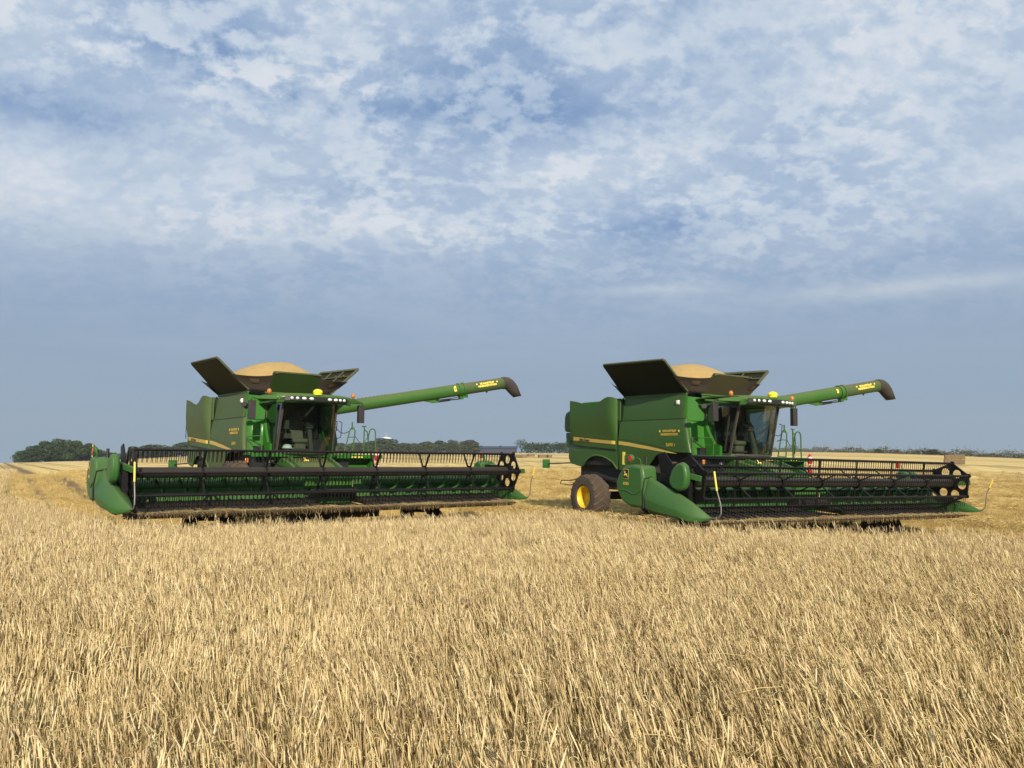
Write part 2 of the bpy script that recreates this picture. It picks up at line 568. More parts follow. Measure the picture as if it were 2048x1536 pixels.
def wheel(name, root, c, rad, wid, rimr, s, lugs):
    """tyre with chevron lugs (the part) and a dished yellow rim (its sub-part); s = outward x sign"""
    w = wid / 2
    mb = MB()
    mb.cur = 0
    prof = [(-w * .80, rimr), (-w * .98, rimr * 1.10), (-w, rad * .78), (-w * .93, rad * .90), (-w * .78, rad * .955), (-w * .4, rad * .968), (0, rad * .972),
            (w * .4, rad * .968), (w * .78, rad * .955), (w * .93, rad * .90), (w, rad * .78), (w * .98, rimr * 1.10), (w * .80, rimr)]
    mb.lathe(prof, c, 'x', 48, close=True)
    mb.cur = 1
    cx, cy, cz = c
    for k in range(lugs):
        for side in (-1, 1):
            t0 = 2 * PI * (k + (0.5 if side > 0 else 0)) / lugs
            rings = []
            for i in range(6):
                u = i / 5
                a = u * 1.02 * w * side
                rb = rad * (0.965 - 0.02 * u - (0.05 if i == 5 else 0))
                rt = rad * (1.0 - 0.025 * u - (0.06 if i == 5 else 0))
                t = t0 + 0.34 * u ** 1.2
                hw = 0.030 + 0.012 * u
                ring = []
                for rr_, dt in ((rb, -hw * 1.2), (rt, -hw * .7), (rt, hw * .7), (rb, hw * 1.2)):
                    tt = t + dt
                    ring.append(Vector((cx + a, cy + rr_ * math.cos(tt), cz + rr_ * math.sin(tt))))
                rings.append(ring)
            mb.loft(rings)
    ty = mb.build(name, [M['rubber'], M['tread']], root, smooth=40)
    rb = MB()
    o = s
    rb.lathe([(o * w * .80, rimr * 1.02), (o * w * .86, rimr * .98), (o * w * .80, rimr * .93), (o * w * .45, rimr * .89), (o * w * .10, rimr * .82), (o * w * .02, rimr * .72), (o * w * .05, rimr * .42), (o * w * .20, rimr * .34), (o * w * .24, rimr * .10), (o * w * .24, 0.005)], c, 'x', 32, cap=False)
    for k in range(8):
        t = 2 * PI * k / 8
        p = Vector((cx + o * w * .03, cy + rimr * .55 * math.cos(t), cz + rimr * .55 * math.sin(t)))
        rb.cyl(p, p + Vector((o * .05, 0, 0)), .022, 6)
    rb.build('rim', M['yellow'], ty, smooth=40)
    return ty


def grid_panel(ys, ztop, zbot, xf, rows=9):
    return [[(xf(y, lerp(ztop(y), zbot(y), r / (rows - 1))), y, lerp(ztop(y), zbot(y), r / (rows - 1))) for y in ys] for r in range(rows)]


def combine(cfg):
    root = empty('combine_harvester', (0, 0, 0))
    root.rotation_mode = 'XYZ'
    T = Vector(cfg['T'])
    yaw, roll, pit = cfg['rot']
    Rm = Matrix.Rotation(yaw, 3, 'Z') @ Matrix.Rotation(roll, 3, 'Y') @ Matrix.Rotation(pit, 3, 'X')
    base = T - Rm @ Vector((0, 0, ZO))
    root.location = base
    root.rotation_euler = Rm.to_euler()
    tag(root, cfg['label'], 'combine harvester', 'combine harvesters parked at the edge of the standing crop')
    root['pose'] = 0
    del root['pose']
    set_off(0, 0, ZO)
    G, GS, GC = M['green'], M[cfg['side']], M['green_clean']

    # --- chassis
    b = MB()
    b.box((0, 2.4, 1.45), (2.5, 6.2, 1.5))
    b.box((0, 1.25, 2.6), (2.6, 3.1, 0.95))
    b.box((0, 4.4, 0.45), (2.4, 0.28, 0.28))
    b.box((0, .2, 0.72), (2.4, 0.45, 0.5))
    b.box((0, 4.6, 1.9), (2.9, 2.4, .7))
    b.cyl((-1.3, 3.2, 1.0), (-1.3, 4.6, 1.2), .10)
    b.tube([(-1.2, 5.6, 1.0), (-1.25, 6.2, .92), (-1.2, 6.85, .90), (-1.15, 7.0, .76), (-1.2, 6.3, .74), (-1.2, 5.6, .8)], .022, 6)
    b.build('chassis', M['dark'], root, bevel=.02)

    # --- side panels
    for s in (-1, 1):
        def zb(y):
            return float(np.interp(y, [-.7, .5, .8, 1.0, 1.2, 1.35, 1.5, 2.4, 2.9], [2.04, 2.04, 2.0, 1.90, 1.72, 1.58, 1.52, 1.44, 1.41]))
        ys = [2.88, 2.6, 2.0, 1.6, 1.45, 1.3, 1.15, 1.0, .85, .6, .2, -.2]
        P = []
        for r in range(10):
            row = []
            for y in ys:
                z = lerp(3.085, zb(y), r / 9)
                row.append((s * xs(z), y, z))
            # front edge leans forward going down, then rolls round the corner
            z = lerp(3.085, 2.04, r / 9)
            fy = lerp(-.33, -.61, r / 9)
            for dx, dy in ((0, .10), (-.012, .045), (-.045, .01), (-.10, 0), (-.16, .005)):
                row.append((s * (xs(z) + dx), fy + dy, z))
            P.append(row)
        b = MB().sheet(P, (-s * .03, 0, 0))
        # a crease line above the stripe
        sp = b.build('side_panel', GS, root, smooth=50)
        cr = MB()
        crz = [(2.86, 2.50), (2.3, 2.445), (1.6, 2.36), (.9, 2.255), (.2, 2.12), (-.15, 2.045)]
        cr.tube([(s * (xs(z) + .004), y, z) for y, z in crz], .012, 6)
        cr.build('crease', GS, sp)
        if s < 0:
            # yellow swoosh, front length
            top = [(2.86, 2.385), (2.3, 2.335), (1.87, 2.275), (1.3, 2.205), (.79, 2.125), (.35, 2.05), (-.03, 1.985)]
            bot = [(2.86, 2.265), (2.3, 2.215), (1.87, 2.165), (1.3, 2.105), (.79, 2.05), (.35, 2.00), (-.03, 1.980)]
            MB().sheet([[(-(xs(z) + .006), y, z + .02) for y, z in top], [(-(xs(z) + .006), y, z + .02) for y, z in bot]], (.004, 0, 0)).build('yellow_stripe', M['stripe'], sp)
            n = frame(Vector((-(xs(2.64) + .012), .33, 2.665)), (0, -1, -.0), (0.03, 0, 1))
            text_obj('lettering', 'SKALMSTRUP', .105, M['letter'], sp, n @ Matrix.Translation((0, .05, 0)), spacing=1.0, bold=.004)
            text_obj('lettering', 'MASKINSTATION', .105, M['letter'], sp, n @ Matrix.Translation((0, -.06, 0)), spacing=.95, bold=.004)
            for x in (-.44, .44):
                MB().prism([n @ Vector((px, py + .05, 0)) for px, py in star_poly((x, 0), .055)], n.to_3x3() @ Vector((0, 0, .002))).build('star', M['letter_bright'], sp, smooth=0)
            n = frame(Vector((-(xs(2.27) + .012), .26, 2.275)), (0, -1, 0), (0.0, 0, 1))
            text_obj('lettering', 'S690 i', .15, M['letter'], sp, n, spacing=1.1, bold=.003)

        # upper (tank) panel
        ys = [2.77, 2.0, 1.2, .4, -.10, -.20, -.25]
        P = []
        for r, (z, x) in enumerate(((3.885, 1.375), (3.84, 1.40), (3.5, 1.45), (3.135, 1.50), (3.11, 1.50))):
            P.append([(s * (x - (0.0 if y > -.22 else .02)), y + (.04 if r == 0 and y < 0 else 0), z) for y in ys])
        up = MB().sheet(P, (-s * .03, 0, 0)).build('upper_panel', GS, root, smooth=50)
        b = MB()
        b.box((s * 1.455, 0.07, 3.63), (.05, .13, .14))
        b.cyl((s * 1.475, .07, 3.63), (s * 1.50, .07, 3.63), .05, 12)
        b.build('side_lamp', M['lens'], up, bevel=.01)
        # dark joint under the upper panel and ahead of the rear panel
        b = MB()
        b.box((s * 1.465, 1.25, 3.097), (.06, 3.05, .03))
        b.box((s * 1.44, 2.81, 3.5), (.06, .05, .8))
        b.box((s * 1.50, 2.915, 2.3), (.05, .045, 1.7))
        b.build('panel_joint', M['dark'], root)

        # rear side panel, bulged, with the dipped top edge
        def zt(y): return float(np.interp(y, [2.97, 3.1, 3.3, 3.55, 3.9, 4.29, 4.7, 5.2, 5.66], [3.88, 3.94, 3.955, 3.89, 3.75, 3.68, 3.75, 3.87, 3.93]))
        def zl(y): return float(np.interp(y, [2.97, 5.3, 5.5, 5.6, 5.66], [2.12, 2.255, 2.29, 2.36, 2.50]))
        def xr(y, z):
            t = min(1, max(0, (z - 2.15) / 1.25))
            t = t * t * (3 - 2 * t)
            topx = float(np.interp(y, [2.97, 3.03, 3.12, 3.25, 3.4, 3.7, 4.3, 5.66], [1.585, 1.66, 1.73, 1.765, 1.77, 1.75, 1.715, 1.70]))
            botx = float(np.interp(y, [2.97, 3.02, 3.08, 3.2, 5.66], [1.585, 1.60, 1.61, 1.60, 1.565]))
            return lerp(botx, topx, t)
        ys = [2.97, 3.0, 3.03, 3.08, 3.14, 3.2, 3.28, 3.36, 3.5, 3.65, 3.8, 3.95, 4.1, 4.29, 4.5, 4.8, 5.1, 5.35, 5.5, 5.6, 5.66]
        P = [[(s * x, y, z) for x, y, z in row] for row in grid_panel(ys, zt, zl, xr, 12)]
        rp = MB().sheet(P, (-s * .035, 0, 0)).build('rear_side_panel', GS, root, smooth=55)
        b = MB()
        b.tube([(s * 1.60, y, zl(y) - .012) for y in (2.98, 4.0, 5.3, 5.5, 5.62)], .014, 6)
        b.tube([(s * 1.66, 5.675, z) for z in (3.9, 3.2, 2.5)], .014, 6)
        b.build('panel_joint', M['dark'], rp)
        if s < 0:
            top = [(5.53, 2.575), (5.0, 2.54), (4.4, 2.495), (3.7, 2.45), (3.22, 2.42), (3.1, 2.415), (3.02, 2.41)]
            bot = [(5.53, 2.440), (5.0, 2.41), (4.4, 2.370), (3.7, 2.33), (3.22, 2.30), (3.1, 2.295), (3.02, 2.29)]
            MB().sheet([[(-(xr(y, z) + .006), y, z) for y, z in top], [(-(xr(y, z) + .006), y, z) for y, z in bot]], (.004, 0, 0)).build('yellow_stripe', M['stripe'], rp)
            MB().sheet([[(-(xr(y, z) + .014), y, z) for y, z in top[-3:]], [(-(xr(y, z) + .014), y, z) for y, z in bot[-3:]]], (.004, 0, 0)).build('stripe_end', M['letter_bright'], rp)
            n = frame(Vector((-(xr(4.85, 2.46) + .018), 4.82, 2.455)), (0, -1, -.075), (0.10, 0, 1))
            text_obj('lettering', 'John Deere', .135, M['letter_dark'], rp, n, spacing=1.0, bold=.004)
            MB().sheet([[(-(xr(y, z) + .008), y, z) for y, z in top], [(-(xr(y, z) + .008), y, z + .012) for y, z in top]], (.004, 0, 0)).build('stripe_edge', M['dark'], rp)

        MB().box((s * 1.52, 2.925, 3.50), (.06, .17, .78)).build('corner_panel', GS, root, bevel=.012)
        # lower rear body with the wheel arch
        def za(y): return float(np.interp(y, [2.95, 3.2, 3.52, 3.8, 4.1, 4.35, 4.55, 4.72, 4.85, 4.95, 5.05, 5.3, 5.6, 5.84, 6.0, 6.12], [1.44, 1.66, 1.80, 1.87, 1.90, 1.88, 1.82, 1.73, 1.63, 1.50, 1.47, 1.50, 1.56, 1.64, 1.80, 2.0]))
        ys = [2.95, 3.1, 3.2, 3.35, 3.52, 3.65, 3.8, 3.95, 4.1, 4.22, 4.35, 4.45, 4.55, 4.64, 4.72, 4.8, 4.85, 4.91, 4.96, 5.05, 5.3, 5.6, 5.84, 6.0, 6.12]
        def xl(y, z): return float(np.interp(y, [2.95, 5.4, 5.8, 6.0, 6.12], [1.565, 1.555, 1.53, 1.47, 1.38])) - (0.05 if z > 2.2 else 0)
        P = [[(s * x, y, z) for x, y, z in row] for row in grid_panel(ys, lambda y: 2.34, za, xl, 8)]
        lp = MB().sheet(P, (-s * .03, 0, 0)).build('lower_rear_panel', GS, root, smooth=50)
        MB().tube([(s * 1.565, y, za(y)) for y in ys if y < 4.95], .028, 8).build('wheel_arch_lip', G, lp)

    # --- rear hood
    b = MB()
    b.prism([(-1.5, 5.62, 2.76), (-1.5, 6.30, 2.76), (-1.5, 6.34, 2.95), (-1.5, 6.32, 3.35), (-1.5, 6.24, 3.50), (-1.5, 6.05, 3.58), (-1.5, 5.62, 3.64)], (3.0, 0, 0))
    hood = b.build('rear_hood', GS, root, bevel=.09)
    b = MB()
    b.prism([(-1.46, 5.9, 2.2), (-1.46, 6.22, 2.2), (-1.46, 6.26, 2.74), (-1.46, 5.7, 2.74)], (2.92, 0, 0))
    b.prism([(-1.40, 5.3, 1.55), (-1.40, 5.75, 1.62), (-1.40, 6.0, 1.82), (-1.40, 6.2, 2.2), (-1.40, 5.3, 2.2)], (2.80, 0, 0))
    b.build('rear_hood_base', GS, hood, bevel=.05)
    b = MB()
    b.tube([(-1.42, 5.8, 1.60), (-1.55, 6.5, 1.56), (-1.66, 7.1, 1.53)], .022, 8)
    arm = b.build('tail_lamp_arm', M['dark'], root)
    b = MB()
    b.box((-1.70, 7.2, 1.53), (.32, .06, .34))
    b.box((-1.70, 7.16, 1.53), (.22, .04, .20))
    b.build('tail_lamp', M['green_back'], arm, bevel=.01)

    # --- engine deck between the rear panels
    b = MB()
    b.box((0, 4.35, 3.0), (3.0, 2.5, 1.15)); b.box((0, 4.35, 3.80), (2.5, 2.3, .16))
    b.box((.3, 4.6, 3.68), (1.8, 1.5, .26))
    b.box((-1.1, 3.4, 3.75), (.5, .5, .3))
    b.build('engine_deck', M['green_clean'], root, bevel=.03)

    # --- grain tank
    b = MB()
    b.box((-1.36, 1.28, 3.52), (.03, 3.05, .8)); b.box((1.36, 1.28, 3.52), (.03, 3.05, .8))
    b.box((0, 2.82, 3.5), (2.69, .03, .84)); b.box((0, 1.2, 3.12), (2.66, 3.1, .06))
    b.box((0, -.38, 3.42), (1.72, .04, .9))
    b.bar((-1.36, -.24, 3.90), (-1.36, 2.84, 3.93), .07, .05); b.bar((1.36, -.24, 3.90), (1.36, 2.84, 3.93), .07, .05)
    b.bar((-1.36, 2.86, 3.93), (1.36, 2.86, 3.93), .07, .05); b.bar((-.9, -.40, 3.89), (.9, -.40, 3.89), .07, .05)
    tank = b.build('grain_tank', M['green'], root, bevel=.008)
    for s in (-1, 1):
        b = MB()
        pts = [(1.395, -.255), (1.36, -.30), (.91, -.50), (.87, -.52), (.85, -.46)]
        b.sheet([[(s * x, y, lerp(3.84, 3.70, i / 4)) for i, (x, y) in enumerate(pts)], [(s * (x + .02), y - .015, 3.4) for x, y in pts], [(s * (x + .05), y - .02, 3.04) for x, y in pts]], (0, .04, 0))
        b.build('tank_shoulder', GC, root, smooth=40)
        b = MB()
        pts = [(1.44, -.40), (1.38, -.47), (1.1, -.53), (.95, -.56), (.90, -.60)]
        b.sheet([[(s * x, y + .06, 3.02) for x, y in pts], [(s * x, y, 2.85) for x, y in pts], [(s * (x + .02), y - .05, 2.4) for x, y in pts], [(s * (x + .03), y - .08, 1.98) for x, y in pts]], (0, .04, 0))
        bk = b.build('front_bulkhead', GC, root, smooth=40)
        b = MB()
        b.sheet([[(s * .94, -.62, 3.05), (s * .90, -.66, 3.05)], [(s * .96, -.74, 2.7), (s * .91, -.80, 2.7)], [(s * .985, -1.02, 2.3), (s * .93, -1.08, 2.3)], [(s * .99, -1.25, 2.26), (s * .94, -1.32, 2.26)], [(s * .99, -1.25, 1.97), (s * .94, -1.32, 1.97)]], (-s * .03, .03, 0))
        b.prism([(s * .97, -.60, 3.0), (s * .97, -.72, 2.75), (s * .985, -1.02, 2.33), (s * .985, -1.27, 2.28), (s * .985, -1.27, 1.97), (s * .97, -.60, 1.97)], (-s * .03, 0, 0))
        b.build('cab_side_guard', GC, root, smooth=40)
        # open side cover
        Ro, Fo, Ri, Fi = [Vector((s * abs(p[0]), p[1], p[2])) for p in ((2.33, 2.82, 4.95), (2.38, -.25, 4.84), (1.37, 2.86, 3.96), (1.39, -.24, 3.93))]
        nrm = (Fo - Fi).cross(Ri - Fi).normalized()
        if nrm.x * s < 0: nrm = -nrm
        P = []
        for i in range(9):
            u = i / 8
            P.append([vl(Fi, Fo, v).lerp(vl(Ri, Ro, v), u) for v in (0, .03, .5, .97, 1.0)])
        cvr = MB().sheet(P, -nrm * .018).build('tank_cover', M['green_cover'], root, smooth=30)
        b = MB()
        inn = -nrm * .05
        for a, c in ((Fi, Fo), (Fo, Ro), (Ro, Ri), (Ri, Fi)):
            b.bar(a + inn, c + inn, .10, .06, up=nrm)
        A = vl(Fi, Fo, .72) + inn; B = vl(Ri, Ro, .72) + inn
        b.bar(A, B, .05, .04, up=nrm)
        for u in (.33, .66):
            b.bar(vl(Fi, Ri, u) + inn, vl(Fo, Ro, u) + inn, .06, .04, up=nrm)
        for u in (.15, .35):
            q = vl(A, B, u)
            b.ball(q - nrm * .04, .045, 8, 6)
        b.build('cover_frame', M['green_inner'], cvr, bevel=.006)
        b = MB()
        b.cyl(Fi - Vector((0, .0, .0)), Ri, .022, 8)
        b.build('hinge', M['dark'], cvr)
    # front and rear covers
    for name, yo, yi, sg in (('front', -.86, -.42, -1), ('rear', 3.45, 2.92, 1)):
        tl, tr = Vector((-.76, yo, 4.50)), Vector((.76, yo, 4.50))
        bl, br = Vector((-.80, yi, 3.92)), Vector((.80, yi, 3.92))
        P = []
        for i in range(7):
            u = i / 6
            P.append([vl(bl, tl, v).lerp(vl(br, tr, v), u) + Vector((0, -sg * .0, -.04 if (v > .98 and i in (0, 6)) else 0)) for v in (0, .04, .5, .95, 1.0)])
        fm = M['green_front'] if (name == 'rear' or not cfg['dusty_front']) else M['green_front_dusty']
        cvr = MB().sheet(P, (0, .022 * -sg, .012)).build('tank_cover', fm, root, smooth=30)
        b = MB()
        for a, c in ((bl, tl), (tl, tr), (tr, br)):
            b.bar(a + Vector((0, -sg * .04, .02)), c + Vector((0, -sg * .04, .02)), .06, .05)
        b.build('cover_frame', M['green_inner'], cvr)
        # corner fabric
        for s in (-1, 1):
            a0 = Vector((s * 1.36, -.23 if sg < 0 else 2.84, 3.93)); a1 = Vector((s * 1.99, -.26 if sg < 0 else 2.86, 4.43))
            b0 = Vector((s * .80, yi, 3.92)); b1 = Vector((s * .755, lerp(yi, yo, .86), 4.42))
            P = []
            for i in range(9):
                u = i / 8
                col = []
                for k in range(7):
                    v = k / 6
                    p = vl(a0, a1, v).lerp(vl(b0, b1, v), u)
                    bow = math.sin(PI * u)
                    p += Vector((0, sg * .13 * bow * v, -.07 * bow * v))
                    p += Vector((0, sg * .03 * math.sin(PI * 2 * v + u * 2) * bow, 0))
                    col.append(p)
                P.append(col)
            fb = MB().sheet(P, (0, -sg * .012, 0)).build('tank_fabric', M['fabric'], root, smooth=60)
            Q = [[P[i][k] + Vector((0, sg * .012, 0)) for k in (3, 4, 5)] for i in (3, 4, 5)]
            MB().sheet(Q, (0, sg * .004, 0)).build('patch', M['patch'], fb, smooth=60)

    # --- cab
    b = MB()
    b.box((0, -1.05, 1.985), (1.74, 1.15, .05))
    b.box((0, -.56, 2.75), (1.70, .05, 1.5))
    for s in (-1, 1):
        b.bar((s * .89, -1.58, 2.0), (s * .855, -1.93, 3.52), .055, .075, up=(0, 1, 0))
        b.bar((s * .89, -.60, 2.0), (s * .87, -.60, 3.52), .06, .08, up=(0, 1, 0))
        b.bar((s * .90, -1.58, 2.01), (s * .90, -.6, 2.01), .05, .06)
        b.bar((s * .86, -1.93, 3.52), (s * .87, -.6, 3.52), .06, .06)
    for i in range(12):
        x0, x1 = -.9 + 1.8 * i / 12, -.9 + 1.8 * (i + 1) / 12
        f = lambda x: -1.58 - .26 * (1 - (x / .9) ** 2)
        b.bar((x0, f(x0), 2.0), (x1, f(x1), 2.0), .05, .06)
    cab = b.build('cab', M['pillar'], root, bevel=.008)
    P = []
    for i in range(15):
        x = -.875 + 1.75 * i / 14
        col = []
        for k in range(9):
            v = k / 8
            w = lerp(.875, .84, v)
            xx = x / .875 * w
            y = lerp(-1.575, -1.925, v) - lerp(.26, .36, v) * (1 - (xx / w) ** 2) - .05 * math.sin(PI * v)
            col.append((xx, y, lerp(2.03, 3.53, v)))
        P.append(col)
    MB().sheet(P, None).build('windscreen', M['glass'], cab, smooth=80, fix=False)
    for s in (-1, 1):
        P = []
        for i in range(9):
            u = i / 8
            y0 = lerp(-.62, -1.57, u)
            lo = float(np.interp(u, [0, .25, .45, .6, 1], [2.70, 2.45, 2.12, 2.04, 2.03]))
            col = []
            for k in range(7):
                v = k / 6
                z = lerp(lo, 3.52, v)
                y = lerp(-.62, lerp(-1.57, -1.92, (z - 2.0) / 1.52), u)
                col.append((s * (.895 - .03 * v + .03 * math.sin(PI * u)), y, z))
            P.append(col)
        MB().sheet(P, None).build('side_window', M['glass_side'], cab, smooth=80, fix=False)
        b = MB()
        b.bar((s * .915, -1.40, 2.1), (s * .905, -1.62, 3.45), .035, .05, up=(0, 1, 0))
        b.build('door_frame', M['cab_dark'], cab)
    b = MB()
    b.tube([(.97, -1.86, 3.0), (1.06, -1.90, 2.96), (1.05, -1.86, 2.5), (.96, -1.78, 2.46)], .014, 6)
    b.build('door_handle', M['hose'], cab)
    # interior
    b = MB()
    b.box((0.04, -.95, 2.38), (.50, .50, .14)); b.box((0.04, -.68, 2.80), (.48, .14, .78), (R(-8), 0, 0)); b.box((.04, -.63, 3.25), (.28, .10, .22))
    b.box((0.04, -.95, 2.15), (.36, .40, .3))
    b.build('seat', M['seat'], cab, bevel=.05)
    b = MB()
    b.bar((.20, -1.62, 2.0), (.20, -1.40, 2.72), .13, .13, up=(0, 1, 0)); b.box((.20, -1.38, 2.80), (.22, .14, .14), (R(-30), 0, 0))
    b.build('steering_column', M['cab_in'], cab, bevel=.03)
    b = MB()
    ring = [(.20 + .20 * math.cos(t), -1.30 + .17 * math.sin(t), 2.93 + .10 * math.sin(t)) for t in [2 * PI * k / 20 for k in range(21)]]
    b.tube(ring, .016, 6, cap=False)
    b.bar((.02, -1.30, 2.93), (.38, -1.30, 2.93), .03, .02); b.bar((.20, -1.30, 2.93), (.20, -1.38, 2.82), .04, .04)
    b.build('steering_wheel', M['cab_dark'], cab)
    b = MB()
    b.box((-.42, -.95, 2.52), (.22, .62, .16)); b.box((-.52, -1.32, 2.86), (.06, .22, .28), (0, 0, R(25))); b.bar((-.46, -1.2, 2.55), (-.52, -1.3, 2.75), .04, .04)
    b.bar((-.70, -1.25, 2.0), (-.52, -1.4, 3.45), .015, .015)
    for k in range(4):
        b.box((-.02, -.70 - .16 * k, 2.50 - .13 * k), (.62, .10, .05))
    b.build('console', M['cab_in'], cab, bevel=.015)
    b = MB()
    b.box((.58, -1.2, 2.22), (.42, .35, .42)); b.box((.50, -.75, 2.75), (.44, .22, .6))
    b.build('storage_box', M['cab_dark'], cab, bevel=.03)
    b = MB()
    b.bar((.05, -2.24, 3.45), (-.22, -2.08, 3.1), .02, .015); b.bar((.0, -2.26, 3.46), (-.26, -2.12, 3.12), .012, .012)
    b.build('wiper', M['hose'], cab)

    # roof
    b = MB()
    def rf(x): return -2.36 - .14 * (1 - (min(abs(x), 1.1) / 1.1) ** 2) + (max(0, abs(x) - .9)) * .35
    xsn = [-1.18, -1.12, -.95, -.7, -.4, 0, .4, .7, .95, 1.12, 1.18]
    P = []
    for k, (dy, z) in enumerate(((0.05, 3.53), (0, 3.58), (0.0, 3.70), (0.05, 3.765), (.5, 3.80), (1.2, 3.81), (1.9, 3.78))):
        P.append([(x, min(rf(x) + dy, -.45), z - .04 * (abs(x) / 1.18) ** 3) for x in xsn])
    b.sheet(P, (0, 0, -.03))
    b.box((0, -1.35, 3.545), (2.2, 1.7, .05))
    roof = b.build('cab_roof', M['green'], root, smooth=45)
    b = MB()
    for i in range(14):
        x0, x1 = -.98 + 1.96 * i / 14, -.98 + 1.96 * (i + 1) / 14
        b.bar((x0, rf(x0) - .012, 3.605), (x1, rf(x1) - .012, 3.605), .05, .135)
    b.box((0, -2.1, 3.515), (2.0, .55, .03))
    b.build('light_bar', M['black'], roof)
    for x in (-.80, -.64, -.44, -.22, .36, .56, .72, .86):
        b = MB()
        w = .075 if abs(x) < .6 else .052
        b.ball((x, rf(x) - .035, 3.61), (w, .03, .045), 12, 8)
        b.build('work_light', M['lens'], roof, smooth=60)
    b = MB()
    b.prism([(-.18, rf(0) - .03, 3.56), (.18, rf(0) - .03, 3.56), (.20, rf(0) - .03, 3.74), (-.20, rf(0) - .03, 3.74)], (0, .14, 0))
    b.build('receiver_mount', M['green'], roof, bevel=.02)
    b = MB()
    b.ball((0, -2.44, 3.82), (.145, .15, .10), 20, 10)
    b.cyl((0, -2.44, 3.74), (0, -2.44, 3.80), .13, 20)
    b.build('satellite_receiver', M['gps'], root, smooth=60)
    for s in (-1, 1):
        b = MB()
        P0 = [(s * 1.02, -2.33, 3.56), (s * 1.02, -2.33, 3.72), (s * 1.02, -1.75, 3.72), (s * 1.02, -1.75, 3.56)]
        P1 = [(s * 1.40, -2.16, 3.56), (s * 1.40, -2.16, 3.68), (s * 1.40, -1.85, 3.68), (s * 1.40, -1.85, 3.56)]
        P2 = [(s * 1.70, -1.92, 3.57), (s * 1.70, -1.92, 3.63), (s * 1.70, -1.82, 3.63), (s * 1.70, -1.82, 3.57)]
        b.loft([[Vector(p) for p in q] for q in (P0, P1, P2)])
        b.build('roof_wing', M['green'], roof, bevel=.01)
        b = MB()
        b.cyl((s * 1.34, -2.05, 3.66), (s * 1.34, -2.05, 3.71), .06, 14)
        bc = b.build('beacon', M['black'], root)
        b = MB()
        b.ball((s * 1.34, -2.05, 3.80), (.068, .068, .085), 14, 10)
        b.build('amber_dome', M['amber'], bc, smooth=60)
        b = MB()
        b.tube([(s * 1.68, -1.86, 3.60), (s * 1.78, -1.84, 3.60), (s * 1.78, -1.82, 3.50)], .018, 6)
        b.box((s * 1.75, -1.79, 3.25), (.20, .13, .56))
        b.build('mirror', M['mirror_back'], root, bevel=.045)
    b = MB()
    b.cyl((-1.90, -1.52, 3.42), (-1.76, -1.40, 3.36), .085, 12); b.bar((-1.8, -1.45, 3.40), (-1.6, -1.7, 3.55), .02, .02)
    b.build('wide_angle_mirror', M['mirror_back'], root, bevel=.01)

    # --- decks, rails, ladder
    b = MB()
    b.box((-1.24, -.98, 1.945), (.64, .78, .05)); b.box((0, -1.62, 1.925), (3.1, .10, .10)); b.box((-1.24, -1.36, 1.92), (.64, .05, .10))
    b.box((1.72, -1.35, 1.94), (1.58, 1.05, .05)); b.box((1.72, -1.88, 1.90), (1.58, .05, .12)); b.box((1.75, -1.2, 1.6), (1.0, .5, .5)); b.box((2.2, -1.4, 1.62), (.05, .8, .5))
    deck = b.build('platform', GC, root, bevel=.008)
    b = MB()
    for x in (1.5, 1.72, 2.3):
        MB().box((x, -1.912, 1.885), (.16, .006, .035)).build('step_marking', M['letter_bright'], deck)
    b = MB()
    b.tube([(-1.49, -.60, 2.49), (-1.30, -1.18, 2.50), (-1.24, -1.24, 2.49), (-1.22, -1.24, 2.42), (-1.22, -1.22, 1.96)], .016, 8)
    b.tube([(-1.49, -.62, 1.97), (-1.49, -.62, 2.49)], .014, 6)
    b.tube([(-1.46, -.62, 2.44), (-1.38, -.85, 2.30), (-1.25, -1.15, 2.27)], .010, 6)
    b.build('handrail', G, root)
    b = MB()
    hoop = [(2.22, -1.39, 1.95), (2.245, -1.39, 2.6)] + [(2.345 - .09 * math.cos(t), -1.43 - .03 * (1 - math.cos(t)), 2.70 + .11 * math.sin(t)) for t in [PI * k / 8 for k in range(9)]] + [(2.445, -1.49, 2.6), (2.46, -1.49, 1.95)]
    b.tube(hoop, .022, 8)
    b.build('handrail', G, root)
    b = MB()
    b.tube([(1.33, -1.50, 1.95), (1.52, -1.50, 2.72), (1.57, -1.52, 2.82), (1.64, -1.54, 2.82), (1.68, -1.56, 2.72), (1.62, -1.60, 2.3), (1.56, -1.62, 1.95)], .022, 8)
    b.tube([(1.395, -1.50, 2.25), (1.585, -1.58, 2.25)], .016, 6); b.tube([(1.465, -1.50, 2.52), (1.64, -1.58, 2.52)], .016, 6); b.tube([(1.34, -1.50, 1.99), (1.565, -1.61, 1.99)], .016, 6)
    b.tube([(1.585, -1.55, 2.75), (1.58, -1.55, 3.0)], .024, 8)
    b.build('ladder', G, root)
    b = MB()
    b.tube([(2.02, -1.52, 1.95), (2.02, -1.52, 2.86)], .022, 8); b.bar((1.95, -1.52, 2.88), (2.09, -1.52, 2.88), .05, .03)
    b.tube([(2.02, -1.52, 2.78), (2.14, -1.5, 2.70), (2.18, -1.5, 2.4), (2.2, -1.45, 2.1)], .018, 6)
    b.build('handrail', G, root)
    b = MB()
    def hang(a, c, sag, n=8):
        return [vl(a, c, i / n) - Vector((0, 0, sag * math.sin(PI * i / n))) for i in range(n + 1)]
    b.tube(hang((1.0, -1.5, 2.85), (1.52, -1.5, 2.72), .14), .012, 5); b.tube(hang((1.70, -1.55, 2.55), (2.2, -1.45, 2.55), .22), .010, 5)
    b.tube([(.98, -1.45, 3.05), (1.08, -1.5, 3.0), (1.06, -1.5, 2.7)], .016, 5)
    b.build('safety_chain', M['hose'], root)
